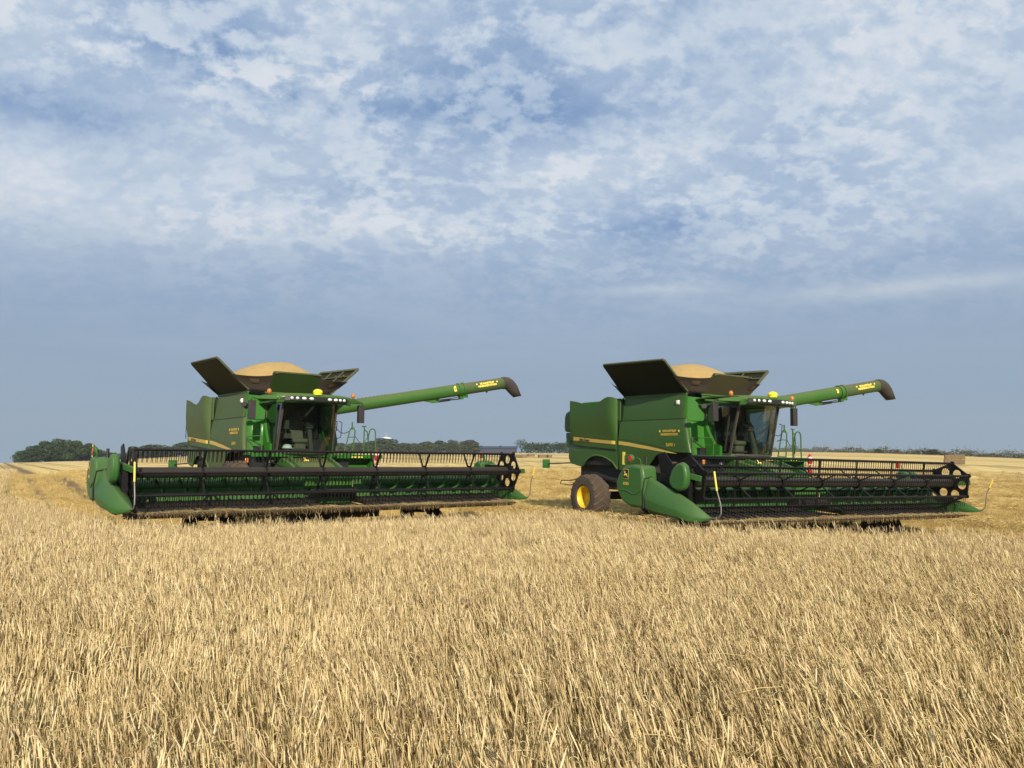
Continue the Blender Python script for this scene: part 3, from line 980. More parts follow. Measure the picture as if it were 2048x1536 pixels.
    for z in (1.92, 1.56):
        b = MB()
        b.lathe([(-.14, .01), (-.14, .06), (-.12, .072), (.08, .072), (.13, .045), (.15, .03), (.17, .03)], (2.28, -1.96, z), 'z', 14)
        fe = b.build('fire_extinguisher', M['red_paint'], root)
        b = MB()
        b.lathe([(-.02, .0735), (.03, .0735)], (2.28, -1.96, z + .05), 'z', 14)
        b.build('extinguisher_label', M['white'], fe)

    # --- under the cab: feeder house and front lamps
    b = MB()
    prof = [(-1.0, 1.90), (-1.5, 1.86), (-2.3, 1.70), (-3.2, 1.36), (-3.45, 1.30), (-3.45, .42), (-2.8, .42), (-1.0, .95)]
    b.prism([(-.74, y, z) for y, z in prof], (1.48, 0, 0))
    fh = b.build('feeder_house', M['green'], root, bevel=.025)
    b = MB()
    b.box((-.62, -2.6, 1.64), (.10, 1.3, .10), (R(18), 0, 0)); b.box((.62, -2.6, 1.64), (.10, 1.3, .10), (R(18), 0, 0)); b.box((0, -3.15, 1.46), (1.5, .12, .12))
    b.cyl((-1.0, -1.2, .9), (-.95, -3.2, .62), .07); b.cyl((1.0, -1.2, .9), (.95, -3.2, .62), .07)
    b.build('feeder_frame', M['green_back'], fh)
    n = frame(Vector((-.12, -2.02, 1.775)), (1, 0, 0), (0, .5, 1))
    pl = MB(); pl.prism([n @ Vector((x * .12, y * .12, .004)) for x, y in ((-1, -1), (1, -1), (1, 1), (-1, 1))], n.to_3x3() @ Vector((0, 0, .004))); pl.build('emblem', M['black'], fh, smooth=0)
    pl = MB(); pl.prism([n @ Vector((x * .10, y * .10, .010)) for x, y in DEER], n.to_3x3() @ Vector((0, 0, .003))); pl.build('emblem_deer', M['letter_bright'], fh, smooth=0)
    for s in (-1, 1):
        MB().box((s * .95, -1.30, 1.74), (.17, .08, .08)).build('road_lamp', M['lens'], root, bevel=.015)
    for s in (-1, 1):
        b = MB(); b.box((s * 1.66, -1.26, 1.76), (.10, .06, .14)); b.build('indicator_lamp', M['amber'], root, bevel=.015)
    b = MB()
    for (a, c, sg) in (((-1.3, -.9, 1.8), (-.8, -3.2, 1.35), .25), ((-1.5, -.7, 1.85), (-1.2, -3.3, 1.15), .3), ((1.2, -.9, 1.7), (.8, -3.2, 1.3), .25), ((-1.0, -1.0, 1.85), (-.8, -3.0, 1.55), .1), ((1.0, -1.0, 1.8), (.8, -3.0, 1.5), .18)):
        b.tube(hang(a, c, sg), .02, 6)
    b.box((1.15, -1.6, 1.62), (.5, .3, .22)); b.box((-1.2, -1.1, 1.55), (.5, .4, .5)); b.box((0, -.9, 1.6), (2.6, .3, .6))
    b.build('hydraulic_hoses', M['hose'], root)

    # --- wheels
    for s in (-1, 1):
        wheel('front_wheel', root, (s * 1.48, .2, .69), 1.06, .72, .50, s, 20)
        wheel('rear_wheel', root, (s * 1.60, 4.43, .40), .815, .72, .40, s, 18)

    # --- unloading auger
    def aug(X): return Vector((X, 1.735 - .212 * X, 3.171 + .1912 * X))
    d = (aug(8) - aug(2)).normalized()
    b = MB()
    b.cyl(aug(1.25), aug(6.82), .228, 28)
    b.cyl(aug(1.05), aug(1.3), .30, 24)
    b.ball(aug(1.05), .32, 16, 10)
    au = b.build('unloading_auger', M['green'], root, smooth=40)
    b = MB()
    b.cyl(aug(7.02), aug(8.69), .222, 28)
    b.build('auger_end_tube', M['green_auger'], au, smooth=40)
    b = MB()
    b.tube([aug(6.80), aug(6.86), aug(6.861), aug(6.98), aug(6.981), aug(7.04)], [.262, .262, .236, .236, .262, .262], 24)
    b.box(aug(6.92) + Vector((0, -.02, -.30)), (.16, .14, .14)); b.box(aug(7.08) + Vector((0, -.02, -.27)), (.22, .10, .12))
    b.build('fold_joint', M['green'], au)
    b = MB()
    b.prism([aug(5.45) + Vector((0, -.04, -.22)), aug(6.05) + Vector((0, -.04, -.22)), aug(6.05) + Vector((0, -.04, -.36)), aug(5.85) + Vector((0, -.04, -.36))], (0, .08, 0))
    b.build('cylinder_bracket', M['green'], au)
    b = MB()
    b.cyl(aug(6.0) + Vector((0, 0, -.33)), aug(6.5) + Vector((0, 0, -.335)), .042, 10); b.cyl(aug(6.5) + Vector((0, 0, -.335)), aug(6.95) + Vector((0, 0, -.36)), .022, 8)
    b.tube(hang(aug(5.9) + Vector((0, -.06, -.25)), aug(6.95) + Vector((0, -.1, -.24)), .04), .014, 5)
    b.build('fold_cylinder', M['hose'], au)
    # rubber boot
    side = Vector((0, 0, 1)).cross(d).normalized()
    E0 = aug(8.66)
    path = [(0, 0, .232, 0), (.08, .005, .240, -5), (.18, -.025, .248, -22), (.31, -.13, .242, -40), (.46, -.31, .225, -50), (.63, -.58, .20, -60)]
    hx = Vector((d.x, d.y, 0)).normalized()
    rings = []
    b0 = math.degrees(math.asin(d.z))
    for (u, w, r, an) in path:
        c = E0 + hx * u + Vector((0, 0, w + u * .15))
        a = R(b0 + an)
        nd = hx * math.cos(a) + Vector((0, 0, 1)) * math.sin(a)
        sd = Vector((0, 0, 1)).cross(hx).normalized()
        uv = nd.cross(sd)
        rings.append([c + (sd * math.cos(2 * PI * k / 20) * r + uv * math.sin(2 * PI * k / 20) * r) for k in range(20)])
    last = rings[-1]
    zc = sum(p.z for p in last) / 20
    last = [Vector((p.x, p.y, zc + (p.z - zc) * .25 - .02)) for p in last]
    rings[-1] = last
    sb = MB().loft(rings, cap=False)
    sp = sb.build('spout', M['boot'], au, smooth=60)
    md = sp.modifiers.new('thickness', 'SOLIDIFY'); md.thickness = .012
    MB().ball(aug(7.98) + Vector((0, 0, -.235)), (.05, .03, .05), 8, 6).build('drain_knob', M['boot'], au)
    b = MB(); b.cyl(aug(8.64), aug(8.70), .242, 24)
    b.build('spout_clamp', M['boot'], au)
    # lettering on the tube, facing the front
    vn = Vector((d.y, -d.x, 0)).normalized()
    upv = vn.cross(d) if vn.cross(d).z > 0 else d.cross(vn)
    f2 = (vn * math.cos(R(14)) + upv * math.sin(R(14)))
    u2 = (upv * math.cos(R(14)) - vn * math.sin(R(14)))
    n = frame(aug(7.92) + f2 * .2235, d, u2)
    text_obj('lettering', 'SKALMSTRUP', .10, M['letter_bright'], au, n @ Matrix.Translation((0.0, .045, 0.0)), bold=.005)
    text_obj('lettering', 'MASKINSTATION', .105, M['letter_bright'], au, n @ Matrix.Translation((0.0, -.055, 0.0)), spacing=.95, bold=.005)
    for x in (-.43, .43):
        MB().prism([n @ Vector((px, py + .05, 0)) for px, py in star_poly((x, 0), .05)], n.to_3x3() @ Vector((0, 0, .002))).build('star', M['letter_bright'], au, smooth=0)
    n = frame(aug(6.62) + f2 * .232, d, u2)
    if cfg['mark'] == 'sticker':
        st = MB().prism([n @ Vector(p) for p in ((-.045, -.11, 0), (.05, -.11, 0), (.05, .11, 0), (0, .11, 0), (-.045, .06, 0))], n.to_3x3() @ Vector((0, 0, .002))).build('sticker', M['letter_bright'], au, smooth=0)
        text_obj('sticker_figure', '6', .12, M['letter_dark'], st, n @ Matrix.Translation((.002, 0, .006)), bold=.003)
    else:
        text_obj('number', '3', .2, M['letter_bright'], au, n, bold=.012)
    rb = MB()
    for k in range(14):
        p = aug(2.2 + .14 * k) + Vector((0, 0, .233))
        rb.box(p, (.05, .03, .025))
    rb.bar(aug(2.1) + Vector((0, 0, .222)), aug(4.1) + Vector((0, 0, .222)), .04, .02)
    rb.build('bolted_seam', M['green_inner'], au)

    header(root, cfg)
    set_off(0, 0, 0)
    bpy.context.view_layer.update()
    return root, Matrix.Translation(base) @ Rm.to_4x4()


def header(root, cfg):
    lift = cfg['lift']
    set_off(0, 0, ZO + lift)
    HX0, HX1 = -5.48, 5.62
    GH, BK = M['green_head'], M['black_metal']
    # --- back sheet and frame (the header itself)
    b = MB()
    for x0, x1 in ((HX0, -.78), (.72, HX1)):
        b.sheet([[(x, -3.62, .46), (x, -3.54, .70), (x, -3.50, 1.18), (x, -3.44, 1.26)] for x in np.linspace(x0, x1, 20)], (0, .03, 0))
    b.box(((HX0 + HX1) / 2, -3.33, 1.28), (HX1 - HX0, .16, .16)); b.box(((HX0 + HX1) / 2, -3.38, .52), (HX1 - HX0, .18, .20)); b.box((-.03, -3.48, 1.13), (1.5, .03, .20))
    for x in np.linspace(HX0 + .3, HX1 - .3, 12):
        if abs(x) > .9: b.box((x, -3.40, .9), (.08, .12, .7))
    hd = b.build('header', M['green_back'], root, smooth=40)
    def P(mb, name, mat, **k): return mb.build(name, mat, hd, **k)
    # cross auger sections with flighting
    for x0, x1, hand in ((-5.3, -.95, 1), (.90, 5.4, -1)):
        b = MB()
        b.cyl((x0, -3.82, .98), (x1, -3.82, .98), .11, 14)
        n = int((x1 - x0) / .045)
        inner, outer = [], []
        for i in range(n + 1):
            x = lerp(x0, x1, i / n); a = hand * 2 * PI * x / .55
            inner.append(Vector((x, -3.82 + .10 * math.cos(a), .98 + .10 * math.sin(a))))
            outer.append(Vector((x, -3.82 + .23 * math.cos(a), .98 + .23 * math.sin(a))))
        b.sheet([inner, outer], (.012, 0, 0))
        P(b, 'cross_auger', M['green_back'], smooth=40)
    # draper belts
    for x0, x1 in ((HX0 + .05, -.72), (.66, HX1 - .05)):
        b = MB()
        a, c = Vector((0, -4.78, .365)), Vector((0, -3.64, .565))
        b.sheet([[Vector((x0, 0, 0)) + a, Vector((x1, 0, 0)) + a], [Vector((x0, 0, 0)) + c, Vector((x1, 0, 0)) + c]], (0, 0, -.05))
        for x in np.arange(x0 + .1, x1, .31):
            b.bar(Vector((x, 0, .012)) + a, Vector((x, 0, .012)) + c, .022, .03)
        P(b, 'draper_belt', M['belt'], smooth=0)
    b = MB()
    b.sheet([[(-.72, -4.78, .33), (.66, -4.78, .33)], [(-.72, -3.2, .40), (.66, -3.2, .40)]], (0, 0, -.04))
    b.box((-.03, -3.3, .75), (1.44, .04, .5))
    for x in (-.73, .67):
        b.prism([(x, -4.7, .36), (x, -3.5, .42), (x, -3.5, .60), (x, -4.2, .50)], (.02, 0, 0))
    P(b, 'centre_feed_belt', M['belt'], smooth=0)
    b = MB()
    b.cyl((-.66, -3.75, .69), (.62, -3.75, .69), .115, 20)
    for k in range(9):
        x = -.58 + k * .14; t = k * 1.9
        b.cyl((x, -3.75, .69), (x, -3.75 + .2 * math.cos(t), .69 + .2 * math.sin(t)), .008, 5)
    b.cyl((-.70, -3.75, .69), (-.66, -3.75, .69), .15, 16); b.cyl((.62, -3.75, .69), (.66, -3.75, .69), .15, 16)
    P(b, 'feed_drum', M['tube'], smooth=40)
    # cutterbar
    b = MB()
    b.box(((HX0 + HX1) / 2, -4.86, .315), (HX1 - HX0, .16, .07))
    b.sheet([[(HX0, -4.92, .275), (HX1, -4.92, .275)], [(HX0, -4.72, .215), (HX1, -4.72, .215)], [(HX0, -4.2, .20), (HX1, -4.2, .20)]], (0, 0, .02))
    for x in np.arange(HX0 + .05, HX1, .0765):
        b.prism([(x - .014, -4.93, .30), (x + .014, -4.93, .30), (x, -5.06, .315)], (0, 0, .025))
    P(b, 'cutterbar', M['knife'], smooth=0)
    # --- reel
    cy, cz, rad, ph = cfg['reel']
    b = MB()
    b.cyl((-5.38, cy, cz), (5.50, cy, cz), .125, 24)
    P(b, 'reel_tube', M['tube'], smooth=40)
    ang = [ph + 60 * k for k in range(6)]
    bats = [(cy + rad * math.cos(R(a)), cz + rad * math.sin(R(a))) for a in ang]
    for (by, bz) in bats:
        b = MB()
        b.cyl((-5.42, by, bz), (5.54, by, bz), .028, 8)
        for x in np.arange(-5.36, 5.5, .104):
            # pick-up fingers always hang downwards
            p = Vector((x, by - .005, bz - .02))
            b.tube([p, p + Vector((0, .012, -.14)), p + Vector((0, .05, -.28))], [.0115, .010, .006], 4)
            b.box((x, by, bz - .025), (.03, .04, .04))
        P(b, 'tine_bar', BK, smooth=30)
    for x in (-3.85, -2.27, -.72, .87, 2.47, 4.07):
        b = MB()
        b.cyl((x - .02, cy, cz), (x + .02, cy, cz), .165, 16)
        for (by, bz) in bats:
            v = Vector((0, by - cy, bz - cz)).normalized()
            b.bar(Vector((x, cy, cz)) + v * .12, (x, by, bz), .022, .052, up=(1, 0, 0))
        P(b, 'reel_spider', BK, smooth=0)
    for x in (-5.44, 5.55):
        b = MB()
        for k in range(6):
            a, c = bats[k], bats[(k + 1) % 6]
            b.bar((x, a[0], a[1]), (x, c[0], c[1]), .035, .05, up=(1, 0, 0))
            b.cyl(Vector((x - .02, a[0], a[1])), Vector((x + .02, a[0], a[1])), .062, 12)
            # pressed web of this sector with its round hole
            tri = [Vector((cy, cz)), Vector(a), Vector(c)]
            g = (tri[0] + tri[1] + tri[2]) / 3
            outer, inner = [], []
            for e in range(3):
                for q in range(8):
                    p = tri[e].lerp(tri[(e + 1) % 3], q / 8)
                    outer.append(Vector((x - .012, p.x, p.y)))
                    w = (p - g).normalized() * .128
                    inner.append(Vector((x - .012, g.x + w.x, g.y + w.y)))
            t = Vector((.024, 0, 0))
            b.loft([outer, inner, [p + t for p in inner], [p + t for p in outer]], cap=False)
        b.cyl((x - .03, cy, cz), (x + .03, cy, cz), .19, 18)
        P(b, 'reel_end', BK, smooth=30)
    # reel arms
    for x, gx in ((-5.58, -1), (5.70, 1)):
        b = MB()
        b.bar((x, -3.2, 1.42), (x, cy - .05, cz + .10), .09, .12)
        b.cyl((x - .06, cy, cz), (x + .06, cy, cz), .10, 14)
        b.cyl((x + gx * .07, -3.5, .95), (x + gx * .05, cy + .25, cz + .02), .035, 10)
        P(b, 'reel_arm', BK)
        b = MB()
        if gx < 0:
            b.bar((-5.70, -4.35, 1.50), (-5.46, -5.02, 1.36), .11, .13)
        else:
            b.bar((5.60, -4.25, 1.26), (5.95, -4.95, 1.30), .12, .15)
        P(b, 'reel_bracket', M['green_head'], bevel=.01)
    b = MB()
    b.box((-5.60, -4.5, 1.05), (.12, .6, .5)); b.box((-5.62, -4.1, 1.25), (.16, .5, .35)); b.cyl((-5.66, -4.6, .9), (-5.52, -4.6, .9), .20, 16)
    b.tube(hang2((-5.6, -3.4, 1.6), (-5.6, -4.6, 1.5), .2), .02, 6); b.tube(hang2((-5.5, -3.4, 1.5), (-5.55, -4.3, 1.2), .22), .02, 6)
    b.prism([(-5.50, -3.75, 1.1), (-5.50, -3.55, 1.9), (-5.50, -3.80, 1.98), (-5.50, -4.25, 1.5)], (.03, 0, 0))
    P(b, 'reel_drive', BK)
    # drum cover
    b = MB()
    b.prism([(-5.93, y, z) for y, z in ((-4.40, 1.34), (-4.50, 1.56), (-4.66, 1.70), (-4.80, 1.735), (-4.92, 1.68), (-4.98, 1.46), (-4.96, 1.24), (-4.86, 1.10), (-4.70, 1.06), (-4.52, 1.12), (-4.42, 1.22))], (.19, 0, 0))
    P(b, 'reel_drive_cover', GH, bevel=.055)
    # --- end shield
    b = MB()
    out = [(-2.92, 1.62), (-3.25, 1.655), (-3.60, 1.62), (-3.655, 1.35), (-3.66, .62), (-3.2, .60), (-2.86, .72), (-2.68, .95), (-2.60, 1.14), (-2.70, 1.38)]
    b.prism([(-6.07, y, z) for y, z in out], (.50, 0, 0))
    sh = P(b, 'end_shield', GH, bevel=.07)
    b = MB()
    b.tube([(-6.075, -2.68, 1.02), (-6.08, -3.1, 1.00), (-6.08, -3.3, .92), (-6.08, -3.45, .95), (-6.08, -3.62, 1.05)], .012, 5)
    b.build('shield_crease', GH, sh)
    n = frame(Vector((-6.074, -3.02, 1.41)), (0, -1, -.04), (0, -.06, 1))
    pl = MB()
    def rr(w, h, r): return [(cx + r * math.cos(R(a0 + k * 22.5)), cy_ + r * math.sin(R(a0 + k * 22.5))) for cx, cy_, a0 in ((w - r, h - r, 0), (-w + r, h - r, 90), (-w + r, -h + r, 180), (w - r, -h + r, 270)) for k in range(5)]
    pl.prism([n @ Vector((x, y, 0)) for x, y in rr(.105, .125, .035)], n.to_3x3() @ Vector((0, 0, .003)))
    pl.build('emblem', M['letter'], sh, smooth=0)
    pl = MB()
    pl.cur = 0; pl.prism([n @ Vector((x, y, .0045)) for x, y in rr(.092, .112, .03)], n.to_3x3() @ Vector((0, 0, .003)))
    pl.cur = 1; pl.prism([n @ Vector((x * .076, y * .088 - .01, .009)) for x, y in DEER], n.to_3x3() @ Vector((0, 0, .003)))
    pl.build('emblem_deer', [M['black'], M['letter_bright']], sh, smooth=0)
    text_obj('lettering', '635D', .10, M['letter'], sh, frame(Vector((-6.074, -3.02, 1.17)), (0, -1, -.04), (0, 0, 1)), bold=.003)
    b = MB()
    b.tube([(-6.0, -3.5, 1.62), (-6.0, -3.5, 1.74), (-6.0, -3.44, 1.80), (-6.0, -3.33, 1.82)], .014, 6)
    b.box((-5.99, -3.04, 1.80), (.09, .20, .20)); b.ball((-5.97, -3.12, 1.80), (.07, .09, .09), 10, 8)
    lampb = P(b, 'lamp_bracket', GH, bevel=.01)
    b = MB(); b.cyl((-6.052, -3.14, 1.80), (-6.035, -3.14, 1.80), .07, 14); b.build('marker_lamp', M['red'], lampb)
    b = MB(); b.box((-6.00, -2.84, 1.80), (.008, .10, .32)); b.build('yellow_reflector', M['letter_bright'], lampb)
    b = MB(); b.tube([(-5.75, -3.4, 1.6), (-5.75, -3.4, 1.86)], .035, 8); P(b, 'stub_post', M['black'])
    # --- dividers
    def divider(sgn, secs, name):
        b = MB()
        rings = []
        for (y, xo, xi, zb_, zt_) in secs:
            w, h = xi - xo, zt_ - zb_
            rings.append([Vector((xo + w * u, y, zb_ + h * v)) for u, v in ((.10, .0), (.03, .06), (-.03, .30), (-.03, .40), (.20, .86), (.27, .95), (.36, 1.0), (.46, .985), (.93, .72), (1.0, .62), (1.0, .08), (.95, 0))])
        b.loft(rings)
        return P(b, name, GH, smooth=28)
    dv = divider(-1, [(-3.685, -6.03, -5.52, .57, 1.36), (-3.9, -6.04, -5.52, .53, 1.27), (-4.3, -6.02, -5.51, .485, 1.125), (-4.7, -5.97, -5.50, .445, .98), (-5.0, -5.90, -5.495, .375, .835), (-5.15, -5.80, -5.495, .385, .715), (-5.28, -5.68, -5.50, .42, .61), (-5.36, -5.59, -5.515, .465, .54), (-5.42, -5.55, -5.525, .485, .505)], 'divider')
    b = MB()
    b.tube([(-6.06, -3.672, .60), (-6.075, -3.672, 1.0), (-6.02, -3.672, 1.32), (-5.8, -3.672, 1.365)], .016, 6)
    b.build('divider_seam', M['dark'], dv)
    b = MB()
    b.bar((-5.56, -5.36, .47), (-5.80, -4.98, .385), .04, .07); b.bar((-5.52, -5.3, .44), (-5.50, -4.8, .33), .05, .08); b.box((-5.50, -4.6, .42), (.05, .5, .3))
    b.build('divider_knife', M['knife'], dv)
    dv2 = divider(1, [(-3.9, 5.62, 5.80, .50, .84), (-4.3, 5.62, 5.84, .46, .80), (-4.65, 5.60, 5.86, .42, .76), (-4.9, 5.62, 5.86, .40, .70), (-5.1, 5.67, 5.85, .41, .60), (-5.26, 5.74, 5.83, .44, .52), (-5.34, 5.78, 5.81, .465, .49)], 'divider')
    b = MB()
    b.prism([(5.60, -3.5, .5), (5.60, -4.75, .36), (5.60, -4.75, .62), (5.60, -4.2, .80), (5.60, -3.5, .95)], (.04, 0, 0))
    b.prism([(5.72, -2.75, .6), (5.72, -3.75, .5), (5.72, -3.75, 1.25), (5.72, -3.4, 1.5), (5.72, -2.8, 1.4)], (.24, 0, 0))
    b.build('divider_side', GH, dv2, bevel=.01)
    # crop rods
    for pts, cut in (([(-5.55, -5.30, .50), (-5.55, -5.52, .50), (-5.55, -5.64, .53), (-5.55, -5.71, .62), (-5.55, -5.70, .80), (-5.55, -5.58, 1.12), (-5.55, -5.50, 1.55)], 5),
                     ([(5.79, -5.22, .48), (5.79, -5.36, .50), (5.80, -5.44, .58), (5.80, -5.47, .80), (5.80, -5.50, 1.0), (5.80, -5.58, 1.18), (5.80, -5.68, 1.42)], 5)):
        rod = P(MB().tube(pts[:cut + 1], .0155, 8), 'crop_rod', M['steel'])
        MB().tube(pts[cut:] if cut < 6 else pts[5:], .021, 8).build('yellow_tip', M['letter_bright'], rod)
    # far end lamp and cover
    b = MB(); b.box((5.80, -2.98, 1.44), (.62, .40, .18)); b.ball((5.80, -2.98, 1.52), (.34, .24, .10), 14, 8)
    P(b, 'drive_cover', M['green_back'], bevel=.03)
    b = MB(); b.bar((6.0, -2.72, 1.5), (5.98, -2.70, 1.78), .03, .03); b.box((5.93, -2.60, 1.79), (.10, .08, .20)); lb = P(b, 'lamp_bracket', M['green_back'])
    b = MB(); b.box((5.865, -2.64, 1.79), (.03, .10, .22)); b.build('marker_lamp', M['red'], lb, bevel=.01)
    # gauge wheels and skids
    for x in (-3.45, 2.75):
        b = MB()
        for dx in (-.52, .52):
            b.lathe([(-.10, .10), (-.11, .24), (-.07, .285), (.07, .285), (.11, .24), (.10, .10)], (x + dx, -4.05, -.02 - lift * .8), 'x', 20)
        b.box((x, -3.9, .12), (1.1, .12, .12)); b.box((x, -4.0, .18), (.22, .5, .22)); b.box((x + .45, -3.95, .1), (.3, .3, .25)); b.box((x - .45, -3.95, .1), (.3, .3, .25))
        P(b, 'gauge_wheel', M['dark'], smooth=40)
    b = MB()
    b.box((-.03, -3.9, .12), (2.6, .5, .24)); b.box((-.03, -3.6, .25), (8, .15, .15))
    P(b, 'underframe', M['dark'])


def hang2(a, c, sag, n=8):
    return [vl(a, c, i / n) - Vector((0, 0, sag * math.sin(PI * i / n))) for i in range(n + 1)]

# ------------------------------------------------------------------ terrain
rng = np.random.default_rng(7)
EDGE_PX = np.array([-900, -200, 0, 190, 370, 700, 950, 1130, 1400, 1600, 1750, 1900, 2048, 2300, 3000], float)
EDGE_PY = np.array([938, 928, 926, 921, 913, 907, 905.5, 906.5, 905, 903.5, 906, 911, 917, 924, 932], float)
EDGE_R = np.array([330, 350, 360, 380, 420, 470, 480, 450, 380, 340, 330, 320, 310, 300, 300], float)
_az = np.arctan((EDGE_PX - 1024) / 1538.0)
ROW = np.array([-0.56, 0.83]); ROW /= np.linalg.norm(ROW)          # driving direction
ACR = np.array([ROW[1], -ROW[0]])                                 # across the rows


def ss(a, b, x):
    t = np.clip((x - a) / (b - a), 0, 1)
    return t * t * (3 - 2 * t)


def wob(x, y, s, k=0.0):
    return (np.sin(x * s + 1.3 + k) * np.cos(y * s * 1.13 - .7 + k) + .5 * np.sin(x * s * 2.3 - y * s * 1.7 + k * 2) + .35 * np.cos(x * s * 3.9 + y * s * 4.3 + k)) / 1.85


def gz(x, y):
    x = np.asarray(x, float); y = np.asarray(y, float)
    r = np.hypot(x, y)
    a = np.arctan2(x, y)
    re = np.interp(a, _az, EDGE_R)
    ey = np.interp(a, _az, EDGE_PY)
    ze = EYE + (909.4 - ey) / 1538.0 * re * np.cos(np.clip(a, -1, 1))
    near = -0.6 * ss(0, 22, y) - 0.0045 * np.clip(x, -30, 30) - 0.012 * np.clip(x - 6, 0, 20)
    t = np.clip((r - 36) / (re - 36), 0, 1)
    z = near + (ze - near) * t
    # gentle swell on the left, as the tramlines show
    z = z + 0.55 * np.exp(-((x + 34) / 14) ** 2 - ((y - 62) / 26) ** 2)
    return z - np.clip(r - re, 0, None) * 0.012


def ridge(x, y):
    """straw swaths, one per header width"""
    q = (x * ACR[0] + y * ACR[1] + 4.2) / 10.7
    f = np.abs(q - np.round(q)) * 10.7
    return np.exp(-(f / 0.85) ** 2)


CROP = np.array([(-95, 150), (-20.6, 31), (-13.3, 23), (-9.7, 18.9), (-8.8, 16.9), (-6.1, 17.5), (-4, 18.8), (-.3, 21.4), (1.7, 22.8), (3.1, 20.8), (4.2, 18.4), (5.4, 17.2), (7.5, 16.7), (9.4, 16.1), (10.6, 15.2), (40, 4), (40, -3), (-40, -3), (-110, 60)])


def in_crop(x, y):
    x = np.asarray(x); y = np.asarray(y)
    ins = np.zeros(x.shape, bool)
    n = len(CROP)
    for i in range(n):
        x0, y0 = CROP[i]; x1, y1 = CROP[(i + 1) % n]
        c = ((y0 > y) != (y1 > y)) & (x < (x1 - x0) * (y - y0) / (y1 - y0 + 1e-12) + x0)
        ins ^= c
    return ins


def edge_dist(x, y):
    d = np.full(np.shape(x), 1e9)
    n = len(CROP)
    for i in range(n):
        a = CROP[i]; b = CROP[(i + 1) % n]
        ab = b - a
        t = np.clip(((x - a[0]) * ab[0] + (y - a[1]) * ab[1]) / (ab @ ab), 0, 1)
        d = np.minimum(d, np.hypot(x - a[0] - t * ab[0], y - a[1] - t * ab[1]))
    return d


def ground_mat():
    m, N = mat_new('stubble_ground')
    ge = N.n('ShaderNodeNewGeometry').outputs['Position']
    sp = N.n('ShaderNodeSeparateXYZ', {0: ge})
    acr = N.m('ADD', N.m('MULTIPLY', sp.outputs[0], float(ACR[0])), N.m('MULTIPLY', sp.outputs[1], float(ACR[1])))
    alo = N.m('ADD', N.m('MULTIPLY', sp.outputs[0], float(ROW[0])), N.m('MULTIPLY', sp.outputs[1], float(ROW[1])))
    rc = N.n('ShaderNodeCombineXYZ', {0: acr, 1: N.m('MULTIPLY', alo, 0.055), 2: 0.0}).outputs[0]
    rc2 = N.n('ShaderNodeCombineXYZ', {0: acr, 1: N.m('MULTIPLY', alo, 0.012), 2: 3.0}).outputs[0]
    a = N.noise(rc, 0.9, 5, 0.65)
    b = N.noise(rc2, 0.32, 4, 0.6)
    c = N.noise(ge, 6.0, 6, 0.7)
    d = N.noise(ge, 0.11, 3, 0.5)
    q = N.m('DIVIDE', N.m('ADD', acr, 4.2), 10.7)
    f = N.m('MULTIPLY', N.m('ABSOLUTE', N.m('SUBTRACT', q, N.m('ROUND', q))), 10.7)
    swath = N.m('EXPONENT', N.m('MULTIPLY', N.m('POWER', N.m('DIVIDE', f, 1.3), 2.0), -1.0))
    g = N.m('SUBTRACT', f, 2.2)
    g2 = N.m('SUBTRACT', f, 4.3)
    track2 = N.m('EXPONENT', N.m('MULTIPLY', N.m('POWER', N.m('DIVIDE', g2, 0.30), 2.0), -1.0))
    track = N.m('EXPONENT', N.m('MULTIPLY', N.m('POWER', N.m('DIVIDE', g, 0.5), 2.0), -1.0))
    e = N.noise(rc2, 0.075, 3, 0.6)
    v = N.m('ADD', N.m('MULTIPLY', a, 0.50), N.m('ADD', N.m('MULTIPLY', b, 0.95), N.m('MULTIPLY', c, 0.30)))
    v = N.m('ADD', v, N.m('ADD', N.m('MULTIPLY', N.m('SUBTRACT', d, 0.5), 0.35), N.m('MULTIPLY', N.m('SUBTRACT', e, 0.5), 1.0)))
    v = N.m('SUBTRACT', v, 0.10)
    v = N.m('ADD', v, N.m('ADD', N.m('MULTIPLY', swath, 0.10), N.m('ADD', N.m('MULTIPLY', track, -0.27), N.m('MULTIPLY', track2, -0.22))))
    col = N.ramp(v, [(0.34, (0.20, 0.130, 0.045)), (0.55, (0.44, 0.302, 0.092)), (0.75, (0.64, 0.455, 0.142)), (0.98, (0.77, 0.58, 0.21))])
    bs = bsdf_out(N, **{'Base Color': col, 'Roughness': 0.95})
    bp = N.n('ShaderNodeBump', {'Height': N.m('ADD', c, a), 'Strength': 0.5, 'Distance': 0.06})
    N.t.links.new(bp.outputs[0], bs.inputs['Normal'])
    return m


